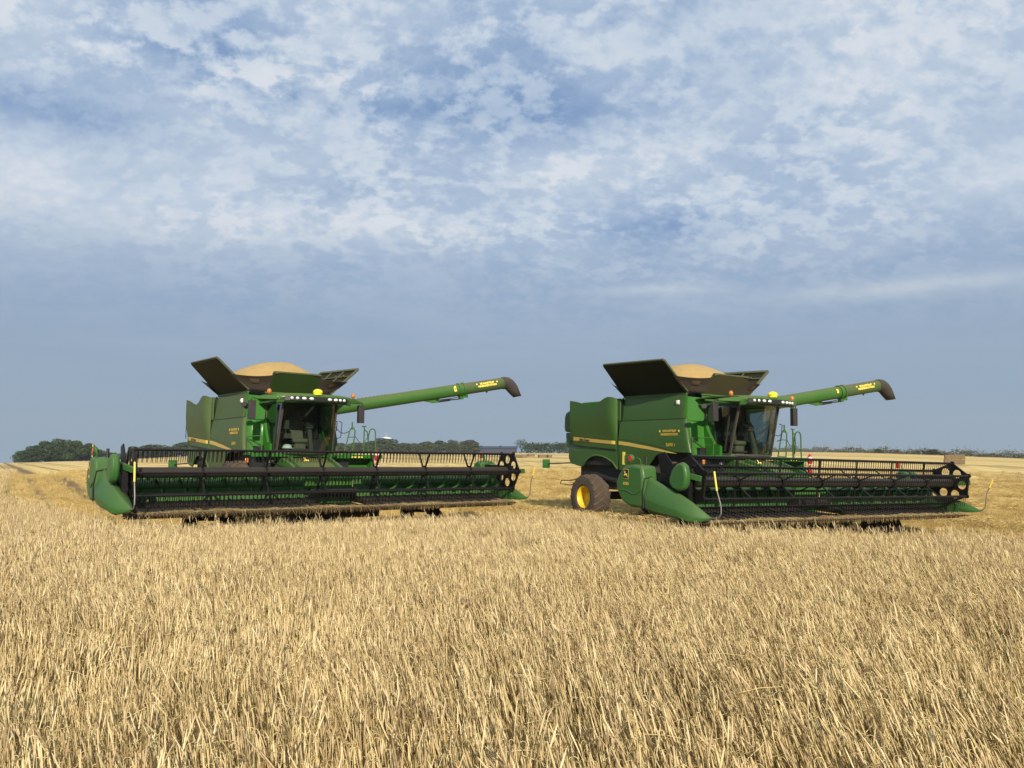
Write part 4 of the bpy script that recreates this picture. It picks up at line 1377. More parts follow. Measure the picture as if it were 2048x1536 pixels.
def make_ground():
    rs = [0.0]
    r = 0.8
    while r < 3500:
        rs.append(r)
        r *= 1.03 if r < 500 else 1.15
    front = np.linspace(R(-44), R(44), 420)
    back = np.linspace(R(44), R(316), 70)[1:-1]
    th = np.concatenate([front, back])
    n = len(th)
    rs = np.array(rs[1:])
    X = np.outer(rs, np.sin(th)); Y = np.outer(rs, np.cos(th))
    Z = gz(X, Y)
    stub = ~in_crop(X, Y)
    fade = ss(8, 16, np.hypot(X, Y)) * (1 - ss(120, 220, np.hypot(X, Y)))
    Z = Z + stub * fade * (0.20 * ridge(X, Y) * (1 + .6 * wob(X, Y, .9)) + .035 * wob(X, Y, .6, 1) + .02 * wob(X, Y, 1.9, 2))
    V = np.stack([X, Y, Z], -1).reshape(-1, 3)
    V = np.vstack([V, [[0, 0, float(gz(0, 0))]]])
    fs = []
    m = len(rs)
    for i in range(m - 1):
        o = i * n
        for j in range(n):
            k = (j + 1) % n
            fs.append((o + j, o + n + j, o + n + k, o + k))
    c = len(V) - 1
    fs += [(c, j, (j + 1) % n) for j in range(n)]
    me = bpy.data.meshes.new('field')
    me.from_pydata(V.tolist(), [], fs)
    me.materials.append(ground_mat())
    me.polygons.foreach_set('use_smooth', [True] * len(me.polygons))
    me.update()
    o = bpy.data.objects.new('field', me)
    scene.collection.objects.link(o)
    tag(o, kind='structure')


make_ground()


# ------------------------------------------------------------------ scattered stuff
def scatter(name, label, pts, rot, scl, idx, protos, kind='stuff'):
    """one object: instances of small prototype meshes on its own vertices"""
    me = bpy.data.meshes.new(name)
    me.from_pydata(np.asarray(pts).tolist(), [], [])
    a = me.attributes.new('rot', 'FLOAT_VECTOR', 'POINT'); a.data.foreach_set('vector', np.asarray(rot, np.float32).ravel())
    a = me.attributes.new('scl', 'FLOAT_VECTOR', 'POINT'); a.data.foreach_set('vector', np.asarray(scl, np.float32).ravel())
    a = me.attributes.new('idx', 'INT', 'POINT'); a.data.foreach_set('value', np.asarray(idx, np.int32))
    ob = bpy.data.objects.new(name, me)
    scene.collection.objects.link(ob)
    tag(ob, label, kind=kind)
    col = bpy.data.collections.new(name + '_pieces')
    for p in protos:
        col.objects.link(p)
    ng = bpy.data.node_groups.new(name + '_scatter', 'GeometryNodeTree')
    ng.interface.new_socket('Geometry', in_out='INPUT', socket_type='NodeSocketGeometry')
    ng.interface.new_socket('Geometry', in_out='OUTPUT', socket_type='NodeSocketGeometry')
    nd = ng.nodes; L = ng.links.new
    gi = nd.new('NodeGroupInput'); go = nd.new('NodeGroupOutput')
    ci = nd.new('GeometryNodeCollectionInfo'); ci.inputs['Collection'].default_value = col
    ci.inputs['Separate Children'].default_value = True; ci.inputs['Reset Children'].default_value = True
    ip = nd.new('GeometryNodeInstanceOnPoints')
    def at(nm, t):
        q = nd.new('GeometryNodeInputNamedAttribute'); q.data_type = t; q.inputs['Name'].default_value = nm
        return q.outputs['Attribute']
    e2r = nd.new('FunctionNodeEulerToRotation'); L(at('rot', 'FLOAT_VECTOR'), e2r.inputs[0])
    L(gi.outputs[0], ip.inputs['Points']); L(ci.outputs[0], ip.inputs['Instance'])
    ip.inputs['Pick Instance'].default_value = True
    L(at('idx', 'INT'), ip.inputs['Instance Index']); L(e2r.outputs[0], ip.inputs['Rotation']); L(at('scl', 'FLOAT_VECTOR'), ip.inputs['Scale'])
    L(ip.outputs[0], go.inputs[0])
    md = ob.modifiers.new('scatter', 'NODES'); md.node_group = ng
    return ob


def straw_mat(name, stops, rough=0.7, trans=0.0):
    m, N = mat_new(name)
    r = N.n('ShaderNodeObjectInfo').outputs['Random']
    at = N.n('ShaderNodeAttribute', attribute_name='tint').outputs['Fac']
    v = N.m('ADD', N.m('MULTIPLY', r, 0.25), N.m('MULTIPLY', at, 0.75))
    ge = N.n('ShaderNodeNewGeometry').outputs['Position']
    pn = N.noise(ge, 0.55, 3, 0.6)
    v = N.m('ADD', v, N.m('MULTIPLY', N.m('SUBTRACT', pn, 0.5), 0.5), clamp=True)
    c = N.ramp(v, stops)
    b = bsdf_out(N, **{'Base Color': c, 'Roughness': rough, 'Specular IOR Level': 0.35})
    return m


M['stem'] = straw_mat('barley_stem', [(0.0, (0.11, 0.072, 0.030)), (0.32, (0.41, 0.30, 0.125)), (0.60, (0.68, 0.54, 0.240)), (1.0, (0.87, 0.745, 0.42))], 0.5)
M['ear'] = straw_mat('barley_ear', [(0.0, (0.15, 0.100, 0.047)), (0.32, (0.46, 0.345, 0.185)), (0.62, (0.69, 0.555, 0.300)), (1.0, (0.85, 0.745, 0.475))], 0.6)
M['straw'] = straw_mat('cut_straw', [(0.0, (0.22, 0.145, 0.048)), (0.35, (0.47, 0.335, 0.110)), (0.7, (0.66, 0.495, 0.185)), (1.0, (0.80, 0.65, 0.32))], 0.6)
M['chaff'] = straw_mat('green_straw', [(0.0, (0.15, 0.11, 0.045)), (0.5, (0.34, 0.255, 0.115)), (1.0, (0.52, 0.41, 0.2))], 0.8)


class PB:
    """prototype builder with a tint per vertex"""
    def __init__(self):
        self.v, self.f, self.t, self.mi = [], [], [], []

    def tube(self, P, rad, n, tint, mi, flat=1.0):
        b = len(self.v)
        P = [Vector(p) for p in P]
        u = None
        for i, p in enumerate(P):
            d = (P[min(i + 1, len(P) - 1)] - P[max(i - 1, 0)]).normalized()
            if u is None:
                u = d.orthogonal().normalized()
            s = d.cross(u).normalized(); u = s.cross(d).normalized()
            for k in range(n):
                a = 2 * PI * k / n
                self.v.append(p + (s * math.cos(a) + u * math.sin(a) * flat) * rad[i]); self.t.append(tint)
        for i in range(len(P) - 1):
            for k in range(n):
                self.f.append((b + i * n + k, b + i * n + (k + 1) % n, b + (i + 1) * n + (k + 1) % n, b + (i + 1) * n + k)); self.mi.append(mi)

    def strip(self, P, W, side, tint, mi):
        b = len(self.v)
        for p, w in zip(P, W):
            self.v += [p - side * w, p + side * w]; self.t += [tint, tint]
        for i in range(len(P) - 1):
            self.f.append((b + 2 * i, b + 2 * i + 1, b + 2 * i + 3, b + 2 * i + 2)); self.mi.append(mi)

    def obj(self, name, mats):
        me = bpy.data.meshes.new(name)
        me.from_pydata([tuple(p) for p in self.v], [], self.f)
        for m in mats: me.materials.append(m)
        me.polygons.foreach_set('material_index', self.mi)
        me.polygons.foreach_set('use_smooth', [True] * len(self.f))
        a = me.attributes.new('tint', 'FLOAT', 'POINT'); a.data.foreach_set('value', self.t)
        me.update()
        return bpy.data.objects.new(name, me)


def barley_clump(rnd, n_st, spread, fine=True):
    pb = PB()
    for _ in range(n_st):
        x0, y0 = rnd.gauss(0, spread), rnd.gauss(0, spread)
        h = rnd.triangular(.46, .80, .73)
        la = rnd.uniform(0, 2 * PI); lm = abs(rnd.gauss(0, .10))
        tint = rnd.random()
        P = []; rad = []
        d0 = Vector((math.cos(la) * lm, math.sin(la) * lm, 1)).normalized()
        nod = la + rnd.gauss(0, .9)
        nv = Vector((math.cos(nod), math.sin(nod), 0))
        p = Vector((x0, y0, 0))
        kink = rnd.random() < .12
        segs = 4
        for i in range(segs + 1):
            P.append(p.copy()); rad.append(.0025 - .0007 * i / segs)
            if i < segs:
                p = p + (d0 + nv * (.03 * i)).normalized() * h * .86 / segs
        # the neck bends over and the ear hangs
        tot = rnd.triangular(R(140), R(190), R(172)) if rnd.random() < .93 else rnd.uniform(R(5), R(28)); st = 5
        L = rnd.uniform(.022, .055)
        d = (P[-1] - P[-2]).normalized()
        ax = d.cross(nv)
        for i in range(st):
            d = Matrix.Rotation(tot / st, 3, ax.normalized()) @ d
            p = p + d * L / st
            P.append(p.copy()); rad.append(.0014)
        pb.tube(P, rad, 3, tint, 0)
        el = rnd.uniform(.080, .120)
        E = []; er = []
        m = 9 if fine else 6
        base = rnd.uniform(.0025, .0034)
        for i in range(m + 1):
            t = i / m
            dd = (d + Vector((0, 0, -.25 if d.z < 0 else .1))).normalized()
            E.append(p.copy()); er.append(base * (0.35 + 1.15 * math.sin(PI * min(1, .12 + t * .9)) ** .7) * (1.10 if i % 2 else .88))
            p = p + dd * el / m
        et = min(1, max(0, tint * .6 + rnd.random() * .4))
        pb.tube(E, er, 6, et, 1, .62)
        for k in range(rnd.choice((0, 1, 2)) if fine else 0):
            q = E[rnd.randrange(2, len(E))]
            a = (d + Vector((rnd.gauss(0, .22), rnd.gauss(0, .22), rnd.gauss(0, .18)))).normalized()
            s = a.orthogonal().normalized()
            pb.strip([q, q + a * rnd.uniform(.03, .06)], [.0011, .0003], s, min(1, et + .15), 1)
        for k in range(rnd.choice((0, 1, 1))):
            q = P[rnd.randrange(1, 4)].copy()
            a = rnd.uniform(0, 2 * PI)
            dv = Vector((math.cos(a) * .6, math.sin(a) * .6, .5)).normalized()
            s = dv.cross(Vector((0, 0, 1))).normalized()
            LP = [q.copy()]
            for i in range(5):
                q = q + dv * (.018 if i == 0 else .040)
                dv = Vector((math.cos(a) * .16, math.sin(a) * .16, -1)).normalized()
                LP.append(q.copy())
            pb.strip(LP, [.0022, .0026, .0026, .0022, .0014, .0004], s, rnd.random() * .7, 0)
    if fine and rnd.random() < .35:
        # a broken straw lying in the canopy
        a = rnd.uniform(0, 2 * PI); q = Vector((rnd.gauss(0, .04), rnd.gauss(0, .04), rnd.uniform(.48, .62)))
        v = Vector((math.cos(a), math.sin(a), rnd.uniform(-.5, .3))).normalized()
        pb.tube([q, q + v * .10, q + v * .20 + Vector((0, 0, -.02))], [.0022, .002, .0012], 3, rnd.uniform(.5, 1), 0)
    return pb.obj('barley_stalks', [M['stem'], M['ear']])


def leaning(yawr, lx, ly):
    """euler of a random turn about z followed by a lean"""
    out = np.zeros((len(yawr), 3))
    for i in range(len(yawr)):
        ax = Vector((-ly[i], lx[i], 0))
        m = Matrix.Rotation(ax.length, 3, ax.normalized()) if ax.length > 1e-5 else Matrix.Identity(3)
        out[i] = (m @ Matrix.Rotation(yawr[i], 3, 'Z')).to_euler()
    return out


def make_crop():
    rnd = random.Random(11)
    protos = [barley_clump(rnd, 11, .062) for _ in range(14)] + [barley_clump(rnd, 11, .062, False) for _ in range(10)]
    pts = []
    def ring(r0, r1, dens, amax):
        n = int((r1 * r1 - r0 * r0) * amax * dens)
        r = np.sqrt(rng.uniform(r0 * r0, r1 * r1, n)); a = rng.uniform(-amax, amax, n)
        pts.append(np.stack([r * np.sin(a), r * np.cos(a)], -1))
    ring(.9, 5, 66, R(46)); ring(5, 9, 60, R(42)); ring(9, 14, 54, R(40)); ring(14, 26, 46, R(40)); ring(26, 45, 26, R(40)); ring(45, 90, 7, R(40))
    p = np.vstack(pts)
    x, y = p[:, 0], p[:, 1]
    q = in_crop(x + .10 * wob(x, y, 3.1), y + .16 * wob(x, y, 2.7, 2) + rng.normal(0, .07, len(x)))
    # thin patches and a tramline or two
    thin = wob(x, y, 1.35, 4) + .6 * wob(x, y, 3.3, 1)
    q &= ~((thin < -.72) & (rng.random(len(x)) < .55))
    x, y = x[q], y[q]
    n = len(x)
    side = ss(-2.0, 3.5, x + .12 * y)
    lx = -.06 - .30 * side + .14 * wob(x, y, .75, 3) + .08 * wob(x, y, 2.6, 5) + rng.normal(0, .06, n)
    ly = .02 - .08 * side + .10 * wob(x, y, .9, 7) + rng.normal(0, .06, n)
    lod = np.clip(wob(x, y, .55, 9) - .45, 0, 1)
    lx = lx - lod * .5
    h = .98 + .05 * wob(x, y, .6, 2) + .05 * wob(x, y, 2.2, 6) + rng.normal(0, .045, n)
    h = h * (1 + .19 * ss(5, 14, np.hypot(x, y)))
    s = np.stack([h * rng.uniform(.92, 1.1, n)] * 3, -1); s[:, 2] = h
    z = gz(x, y) - .01
    idx = np.where(np.hypot(x, y) < 7, rng.integers(0, 14, n), rng.integers(0, 24, n))
    scatter('barley_crop', 'ripe pale barley standing in front of both harvesters', np.stack([x, y, z], -1), leaning(rng.uniform(0, 2 * PI, n), lx, ly), s, idx, protos)
    return n


def straw_mat_piece(rnd, n, rad, hgt, r0=.0032):
    pb = PB()
    for _ in range(n):
        a = rnd.uniform(0, PI * 2); L = rnd.uniform(.10, .32)
        q = rnd.random() ** .6 * rad; b = rnd.uniform(0, 2 * PI)
        c = Vector((q * math.cos(b), q * math.sin(b), rnd.random() ** 1.6 * hgt * (1 - .6 * (q / rad) ** 2) + .01))
        d = Vector((math.cos(a), math.sin(a), rnd.gauss(0, .22))).normalized()
        P = [c - d * L / 2, c + Vector((0, 0, rnd.uniform(0, .03))), c + d * L / 2]
        pb.tube(P, [r0 * .8, r0, r0 * .7], 3, rnd.random(), 0)
    return pb.obj('straw_tangle', [M['straw']])


def stubble_tuft(rnd, n):
    pb = PB()
    for _ in range(n):
        x, y = rnd.gauss(0, .10), rnd.gauss(0, .03)
        h = rnd.uniform(.10, .19)
        dx, dy = rnd.gauss(0, .03), rnd.gauss(0, .03)
        pb.tube([Vector((x, y, 0)), Vector((x + dx, y + dy, h))], [.0030, .0026], 3, rnd.random(), 0)
    return pb.obj('stubble_stalks', [M['straw']])


def make_straw():
    rnd = random.Random(5)
    pr = [straw_mat_piece(rnd, 46, .34, .14) for _ in range(8)] + [stubble_tuft(rnd, 26) for _ in range(8)]
    N0 = 60000
    a = rng.uniform(R(-40), R(40), N0); r = np.exp(rng.uniform(math.log(13), math.log(120), N0))
    x, y = r * np.sin(a), r * np.cos(a)
    ok = ~in_crop(x, y) & (rng.random(N0) > ss(55, 118, r))
    q = (x * ACR[0] + y * ACR[1] + 4.2) / 10.7
    f0 = np.abs(q - np.round(q)) * 10.7
    ok &= (rng.random(N0) > .93 * np.exp(-((f0 - 2.2) / .5) ** 2) + .9 * np.exp(-((f0 - 4.3) / .36) ** 2))
    x, y, r = x[ok], y[ok], r[ok]
    n = len(x)
    rd = ridge(x, y)
    is_mat = rng.random(n) < (.26 + .7 * rd)
    # stubble stands in drill rows
    acr = x * ACR[0] + y * ACR[1]
    sh = (np.round(acr / .25) * .25 - acr) * (~is_mat)
    x = x + ACR[0] * sh; y = y + ACR[1] * sh
    idx = np.where(is_mat, rng.integers(0, 8, n), rng.integers(8, 16, n))
    yaw = np.where(is_mat, rng.uniform(0, 2 * PI, n), math.atan2(ROW[1], ROW[0]) + rng.normal(0, .06, n))
    z = gz(x, y) + .17 * rd - .01
    s = np.where(is_mat, rng.uniform(.7, 1.3, n), rng.uniform(.8, 1.15, n)) * (1 + ss(25, 120, r) * .8)
    sc = np.stack([s, s, s * np.where(is_mat, .8 + .9 * rd, 1.0)], -1)
    rot = np.stack([np.zeros(n), np.zeros(n), yaw], -1)
    scatter('straw_and_stubble', 'golden stubble and loose straw behind and around the harvesters', np.stack([x, y, z], -1), rot, sc, idx, pr)


# ------------------------------------------------------------------ trees
def leaf_mat(name, c0, c1, c2):
    m, N = mat_new(name)
    at = N.n('ShaderNodeAttribute', attribute_name='tint').outputs['Fac']
    oi = N.n('ShaderNodeObjectInfo').outputs['Random']
    v = N.m('ADD', N.m('MULTIPLY', at, .75), N.m('MULTIPLY', oi, .25))
    b = bsdf_out(N, **{'Base Color': N.ramp(v, [(0, c0), (.5, c1), (1, c2)]), 'Roughness': 0.75, 'Specular IOR Level': 0.2})
    return m


M['leaf'] = leaf_mat('dark_leaves', (0.020, 0.037, 0.013), (0.038, 0.066, 0.019), (0.070, 0.102, 0.030))
M['leaf_brown'] = leaf_mat('brownish_leaves', (0.027, 0.034, 0.014), (0.054, 0.064, 0.022), (0.094, 0.097, 0.034))
M['scrub'] = leaf_mat('scrub_leaves', (0.07, 0.075, 0.040), (0.125, 0.122, 0.062), (0.21, 0.19, 0.10))
M['bark'] = simple('bark', (0.07, 0.055, 0.04), 0.9)
M['bark_pale'] = simple('pale_bark', (0.22, 0.20, 0.16), 0.9)


def crown_mesh(seed, lobes, n, size, low=.16, gappy=0.0, spread=(1, 1)):
    """leaf clumps through several lobes; unit tree: height 1, half-width .5"""
    rnd = random.Random(seed)
    L = []
    for i in range(lobes):
        t = (i + .5) / lobes
        a = i * 2.4 + rnd.uniform(-.4, .4)
        zc = lerp(low + .12, .86, t ** .9)
        w = .34 * math.sin(PI * min(1, .22 + .72 * t)) ** .8
        rr = rnd.uniform(.15, .23) * (1.08 - .35 * t)
        L.append((Vector((math.cos(a) * w * rnd.uniform(.5, 1), math.sin(a) * w * rnd.uniform(.5, 1), zc)), rr))
    vs, fs, tint = [], [], []
    for i in range(n):
        c, r = rnd.choice(L)
        if gappy and rnd.random() < gappy: continue
        d = Vector((rnd.gauss(0, 1), rnd.gauss(0, 1), rnd.gauss(.15, 1))).normalized()
        p = c + Vector((d.x * 1.15, d.y * 1.15, d.z * .85)) * r * rnd.uniform(.55, 1.05) ** .5
        nrm = (d + Vector((rnd.gauss(0, .6), rnd.gauss(0, .6), rnd.gauss(.2, .6)))).normalized()
        u = nrm.orthogonal().normalized(); v = nrm.cross(u)
        a = rnd.uniform(0, PI); u, v = u * math.cos(a) + v * math.sin(a), v * math.cos(a) - u * math.sin(a)
        s = size * rnd.uniform(.6, 1.3)
        b = len(vs)
        vs += [p + u * s, p + v * s * .7 + nrm * s * .2, p - u * s, p - v * s * .7 + nrm * s * .15]
        fs.append((b, b + 1, b + 2, b + 3))
        t = rnd.random()
        tint += [t] * 4
    me = bpy.data.meshes.new('crown')
    me.from_pydata([tuple(p) for p in vs], [], fs)
    at = me.attributes.new('tint', 'FLOAT', 'POINT'); at.data.foreach_set('value', tint)
    me.update()
    return me


def trunk_mesh(seed):
    rnd = random.Random(seed)
    mb = MB()
    P = [Vector((0, 0, -.03))]
    for i in range(5):
        P.append(P[-1] + Vector((rnd.gauss(0, .012), rnd.gauss(0, .012), .14)))
    mb.tube(P, [.034, .026, .023, .019, .014, .008], 7)
    for k in range(6):
        a = k * 2.3; q = P[2 + k % 3]
        mb.tube([q, q + Vector((math.cos(a) * .13, math.sin(a) * .13, .13)), q + Vector((math.cos(a) * .24, math.sin(a) * .24, .30))], [.012, .008, .003], 5)
    return mb


CROWNS = [crown_mesh(1, 13, 3600, .030, -.04), crown_mesh(2, 11, 3400, .031, -.05), crown_mesh(3, 15, 3800, .029, -.04), crown_mesh(4, 10, 3200, .032, -.02)]
SPARSE = crown_mesh(9, 9, 900, .022, .3, .25)


def at(px, r):
    a = math.atan((px - 1024) / 1538.0)
    x, y = r * math.sin(a), r * math.cos(a)
    return x, y


def tree(px, top, wpx, r, label, kind='leaf', mesh=None, pale=False, grp=None, cat='tree', name='tree'):
    x, y = at(px, r)
    z = float(gz(x, y))
    H = (909.4 - top) / 1538.0 * y + EYE - z + .3
    W = wpx / 1538.0 * y * (1.12 if cat != 'tree' else 1.4 if px > 260 else 1.2)
    root = empty(name, (x, y, z - .3), (0, 0, px * 1.7))
    root.scale = (W, W, H)
    tag(root, label, cat, grp)
    tm = trunk_mesh(int(px))
    t = tm.build('trunk', M['bark_pale' if pale else 'bark'], root)
    me = (mesh or CROWNS[int(px * 7) % 4]).copy()
    me.materials.clear(); me.materials.append(M[kind])
    c = bpy.data.objects.new('crown', me); scene.collection.objects.link(c); c.parent = root
    return root


def make_trees():
    g = 'trees of the dark wood on the left horizon'
    for a in [
        (50, 900, 34, 362, 'low sloping tree at the outer left end of the dark wood on the left horizon'),
        (72, 889, 44, 366, 'broad dark tree second from the outer end of the dark wood on the left horizon'),
        (97, 880, 50, 372, 'tall round tree just left of the middle of the dark wood on the left horizon'),
        (126, 876.5, 56, 376, 'tallest tree at the middle of the dark wood on the left horizon'),
        (153, 879, 48, 370, 'tall tree just right of the middle of the dark wood on the left horizon'),
        (179, 885, 40, 378, 'upright tree at the steep right shoulder of the dark wood on the left horizon'),
        (203, 898, 30, 384, 'low tree right of the steep shoulder of the dark wood, above the left end shield'),
        (226, 904, 26, 388, 'small low tree between the left wood and the reel of the left harvester')]:
        tree(*a, grp=g)
    for a, m in [((274, 892, 34, 425, 'rounded green tree behind the left end of the left reel'), 'leaf_brown'),
              ((303, 888, 42, 428, 'wide tree directly left of the gap behind the left reel'), 'leaf_brown'),
              ((322, 888.5, 34, 430, 'tree closing the left side of the notch behind the left reel'), 'leaf_brown'),
              ((343, 892, 28, 432, 'smaller tree right of the notch, close to the left harvester hood'), 'leaf'),
              ((368, 883, 44, 426, 'tall tree partly hidden by the rear of the left harvester'), 'leaf')]:
        tree(*a, kind=m, grp='trees behind the left reel')
    for a, m, p in [((684, 885, 34, 486, 'tree seen through the ladder of the left harvester'), 'leaf_brown', 0),
                 ((712, 884, 38, 488, 'tree between the ladder and the handrails of the left harvester'), 'leaf_brown', 0),
                 ((742, 881, 40, 490, 'tree behind the handrail hoop of the left harvester'), 'leaf', 0),
                 ((772, 875, 60, 492, 'tall domed tree right below the white dome on the far horizon'), 'leaf', 0),
                 ((803, 885, 34, 488, 'low tree right of the domed tree, with pale stems'), 'leaf_brown', 1),
                 ((826, 886, 30, 486, 'low brownish tree in the dip of the far tree line'), 'leaf_brown', 1),
                 ((852, 882, 38, 484, 'rounded tree in the far line, left of the paired trees'), 'leaf_brown', 0),
                 ((880, 880, 32, 484, 'left one of the paired upright trees in the far line'), 'leaf', 0),
                 ((906, 879, 26, 482, 'right one of the paired upright trees in the far line'), 'leaf', 0),
                 ((938, 879, 42, 484, 'broad brown tree next to the long dark shed'), 'leaf_brown', 0)]:
        tree(*a, kind=m, pale=bool(p), grp='trees of the far line between the harvesters')
    tree(1042, 876.5, 27, 456, 'thin open tree standing alone right of the long dark shed', 'leaf', SPARSE)
    tree(1123, 884, 18, 452, 'small tree top above the far hedge beside the rear of the right harvester', 'leaf_brown', SPARSE)
    # far hedge right of the shed
    x0, y0 = at(1046, 452); x1, y1 = at(1140, 452)
    hedge_strip('far_hedge', 'clipped dark hedge right of the lone far tree', 'hedge', (x0, y0), (x1, y1), 5.4, 5.0, 2600, .38, 'leaf', None, seed=3)
    x0, y0 = at(36, 366); x1, y1 = at(262, 395)
    hedge_strip('undergrowth', 'dark undergrowth along the foot of the wood on the left', None, (x0, y0), (x1, y1), 2.6, 4.0, 2600, .36, 'leaf', 'stuff', seed=4)
    x0, y0 = at(655, 482); x1, y1 = at(955, 478)
    hedge_strip('brushwood', 'brushwood along the foot of the far tree line', None, (x0, y0), (x1, y1), 5.2, 4.0, 4600, .45, 'leaf_brown', 'stuff', seed=5)
    # weedy strip on the right horizon
    seg = [(1535, 352), (1600, 346), (1680, 341), (1750, 336), (1830, 332), (1900, 326), (1980, 320), (2060, 316), (2160, 312)]
    pb_v, pb_f, pb_t = [], [], []
    rnd = random.Random(21)
    for (pa, ra), (pb_, rb) in zip(seg, seg[1:]):
        xa, ya = at(pa, ra); xb, yb = at(pb_, rb)
        for _ in range(1500):
            t = rnd.random()
            x, y = lerp(xa, xb, t) + rnd.gauss(0, 1.2), lerp(ya, yb, t) + rnd.gauss(0, 1.5)
            z = float(gz(x, y))
            hh = 1.7 + .6 * math.sin(x * .7) + .45 * math.sin(x * 1.9 + 1)
            spike = rnd.random() < .10
            zz = z + (rnd.random() ** 1.2) * max(.5, hh) * (1.7 if spike else 1)
            s = rnd.uniform(.12, .26)
            d = Vector((rnd.gauss(0, 1), rnd.gauss(0, 1), rnd.gauss(0, 1))).normalized(); u = d.orthogonal().normalized(); v = d.cross(u)
            b = len(pb_v)
            p = Vector((x, y, zz))
            if spike:
                u = Vector((rnd.gauss(0, .15), rnd.gauss(0, .15), 1)) * 1.8; v = Vector((1, 0, 0)) * .35
            pb_v += [p + u * s, p + v * s, p - u * s, p - v * s]; pb_f.append((b, b + 1, b + 2, b + 3)); pb_t += [rnd.random()] * 4
    me = bpy.data.meshes.new('weedy_verge'); me.from_pydata([tuple(p) for p in pb_v], [], pb_f); me.materials.append(M['scrub'])
    aa = me.attributes.new('tint', 'FLOAT', 'POINT'); aa.data.foreach_set('value', pb_t)
    o = bpy.data.objects.new('weedy_verge', me); scene.collection.objects.link(o)
    tag(o, 'dry weedy verge along the right horizon', kind='stuff')
    for px, top, w, r, lab in [(1755, 897, 20, 334, 'small low bush on the right horizon above the red marker lamp'),
                               (1792, 898, 13, 333, 'narrow bush on the right horizon right of the red marker lamp'),
                               (1832, 898.5, 10, 331, 'thin bush just left of the wide bush on the right horizon'),
                               (1862, 897.5, 50, 328, 'wide dark bush left of the stacked bales on the right horizon')]:
        tree(px, top, w, r, lab, 'scrub' if w < 15 else 'leaf_brown', crown_mesh(int(px), 7, 700, .05, .02), cat='bush', name='bush', grp='bushes on the right horizon')


def hedge_strip(name, label, cat, a, b, h, wid, n, size, mat, kind, seed=0):
    rnd = random.Random(seed)
    vs, fs, tint = [], [], []
    for _ in range(n):
        t = rnd.random()
        x, y = lerp(a[0], b[0], t) + rnd.gauss(0, wid / 4), lerp(a[1], b[1], t) + rnd.gauss(0, wid / 4)
        hh = h * (1 + .12 * math.sin(t * 40) + .1 * math.sin(t * 97))
        p = Vector((x, y, float(gz(x, y)) + rnd.random() ** .7 * hh))
        d = Vector((rnd.gauss(0, 1), rnd.gauss(-.5, 1), rnd.gauss(.3, 1))).normalized(); u = d.orthogonal().normalized(); v = d.cross(u)
        s = size * rnd.uniform(.6, 1.4)
        k = len(vs)
        vs += [p + u * s, p + v * s, p - u * s, p - v * s]; fs.append((k, k + 1, k + 2, k + 3)); tint += [rnd.random()] * 4
    me = bpy.data.meshes.new(name); me.from_pydata([tuple(p) for p in vs], [], fs); me.materials.append(M[mat])
    at_ = me.attributes.new('tint', 'FLOAT', 'POINT'); at_.data.foreach_set('value', tint)
    o = bpy.data.objects.new(name, me); scene.collection.objects.link(o)
    tag(o, label, cat, kind=kind)
    return o


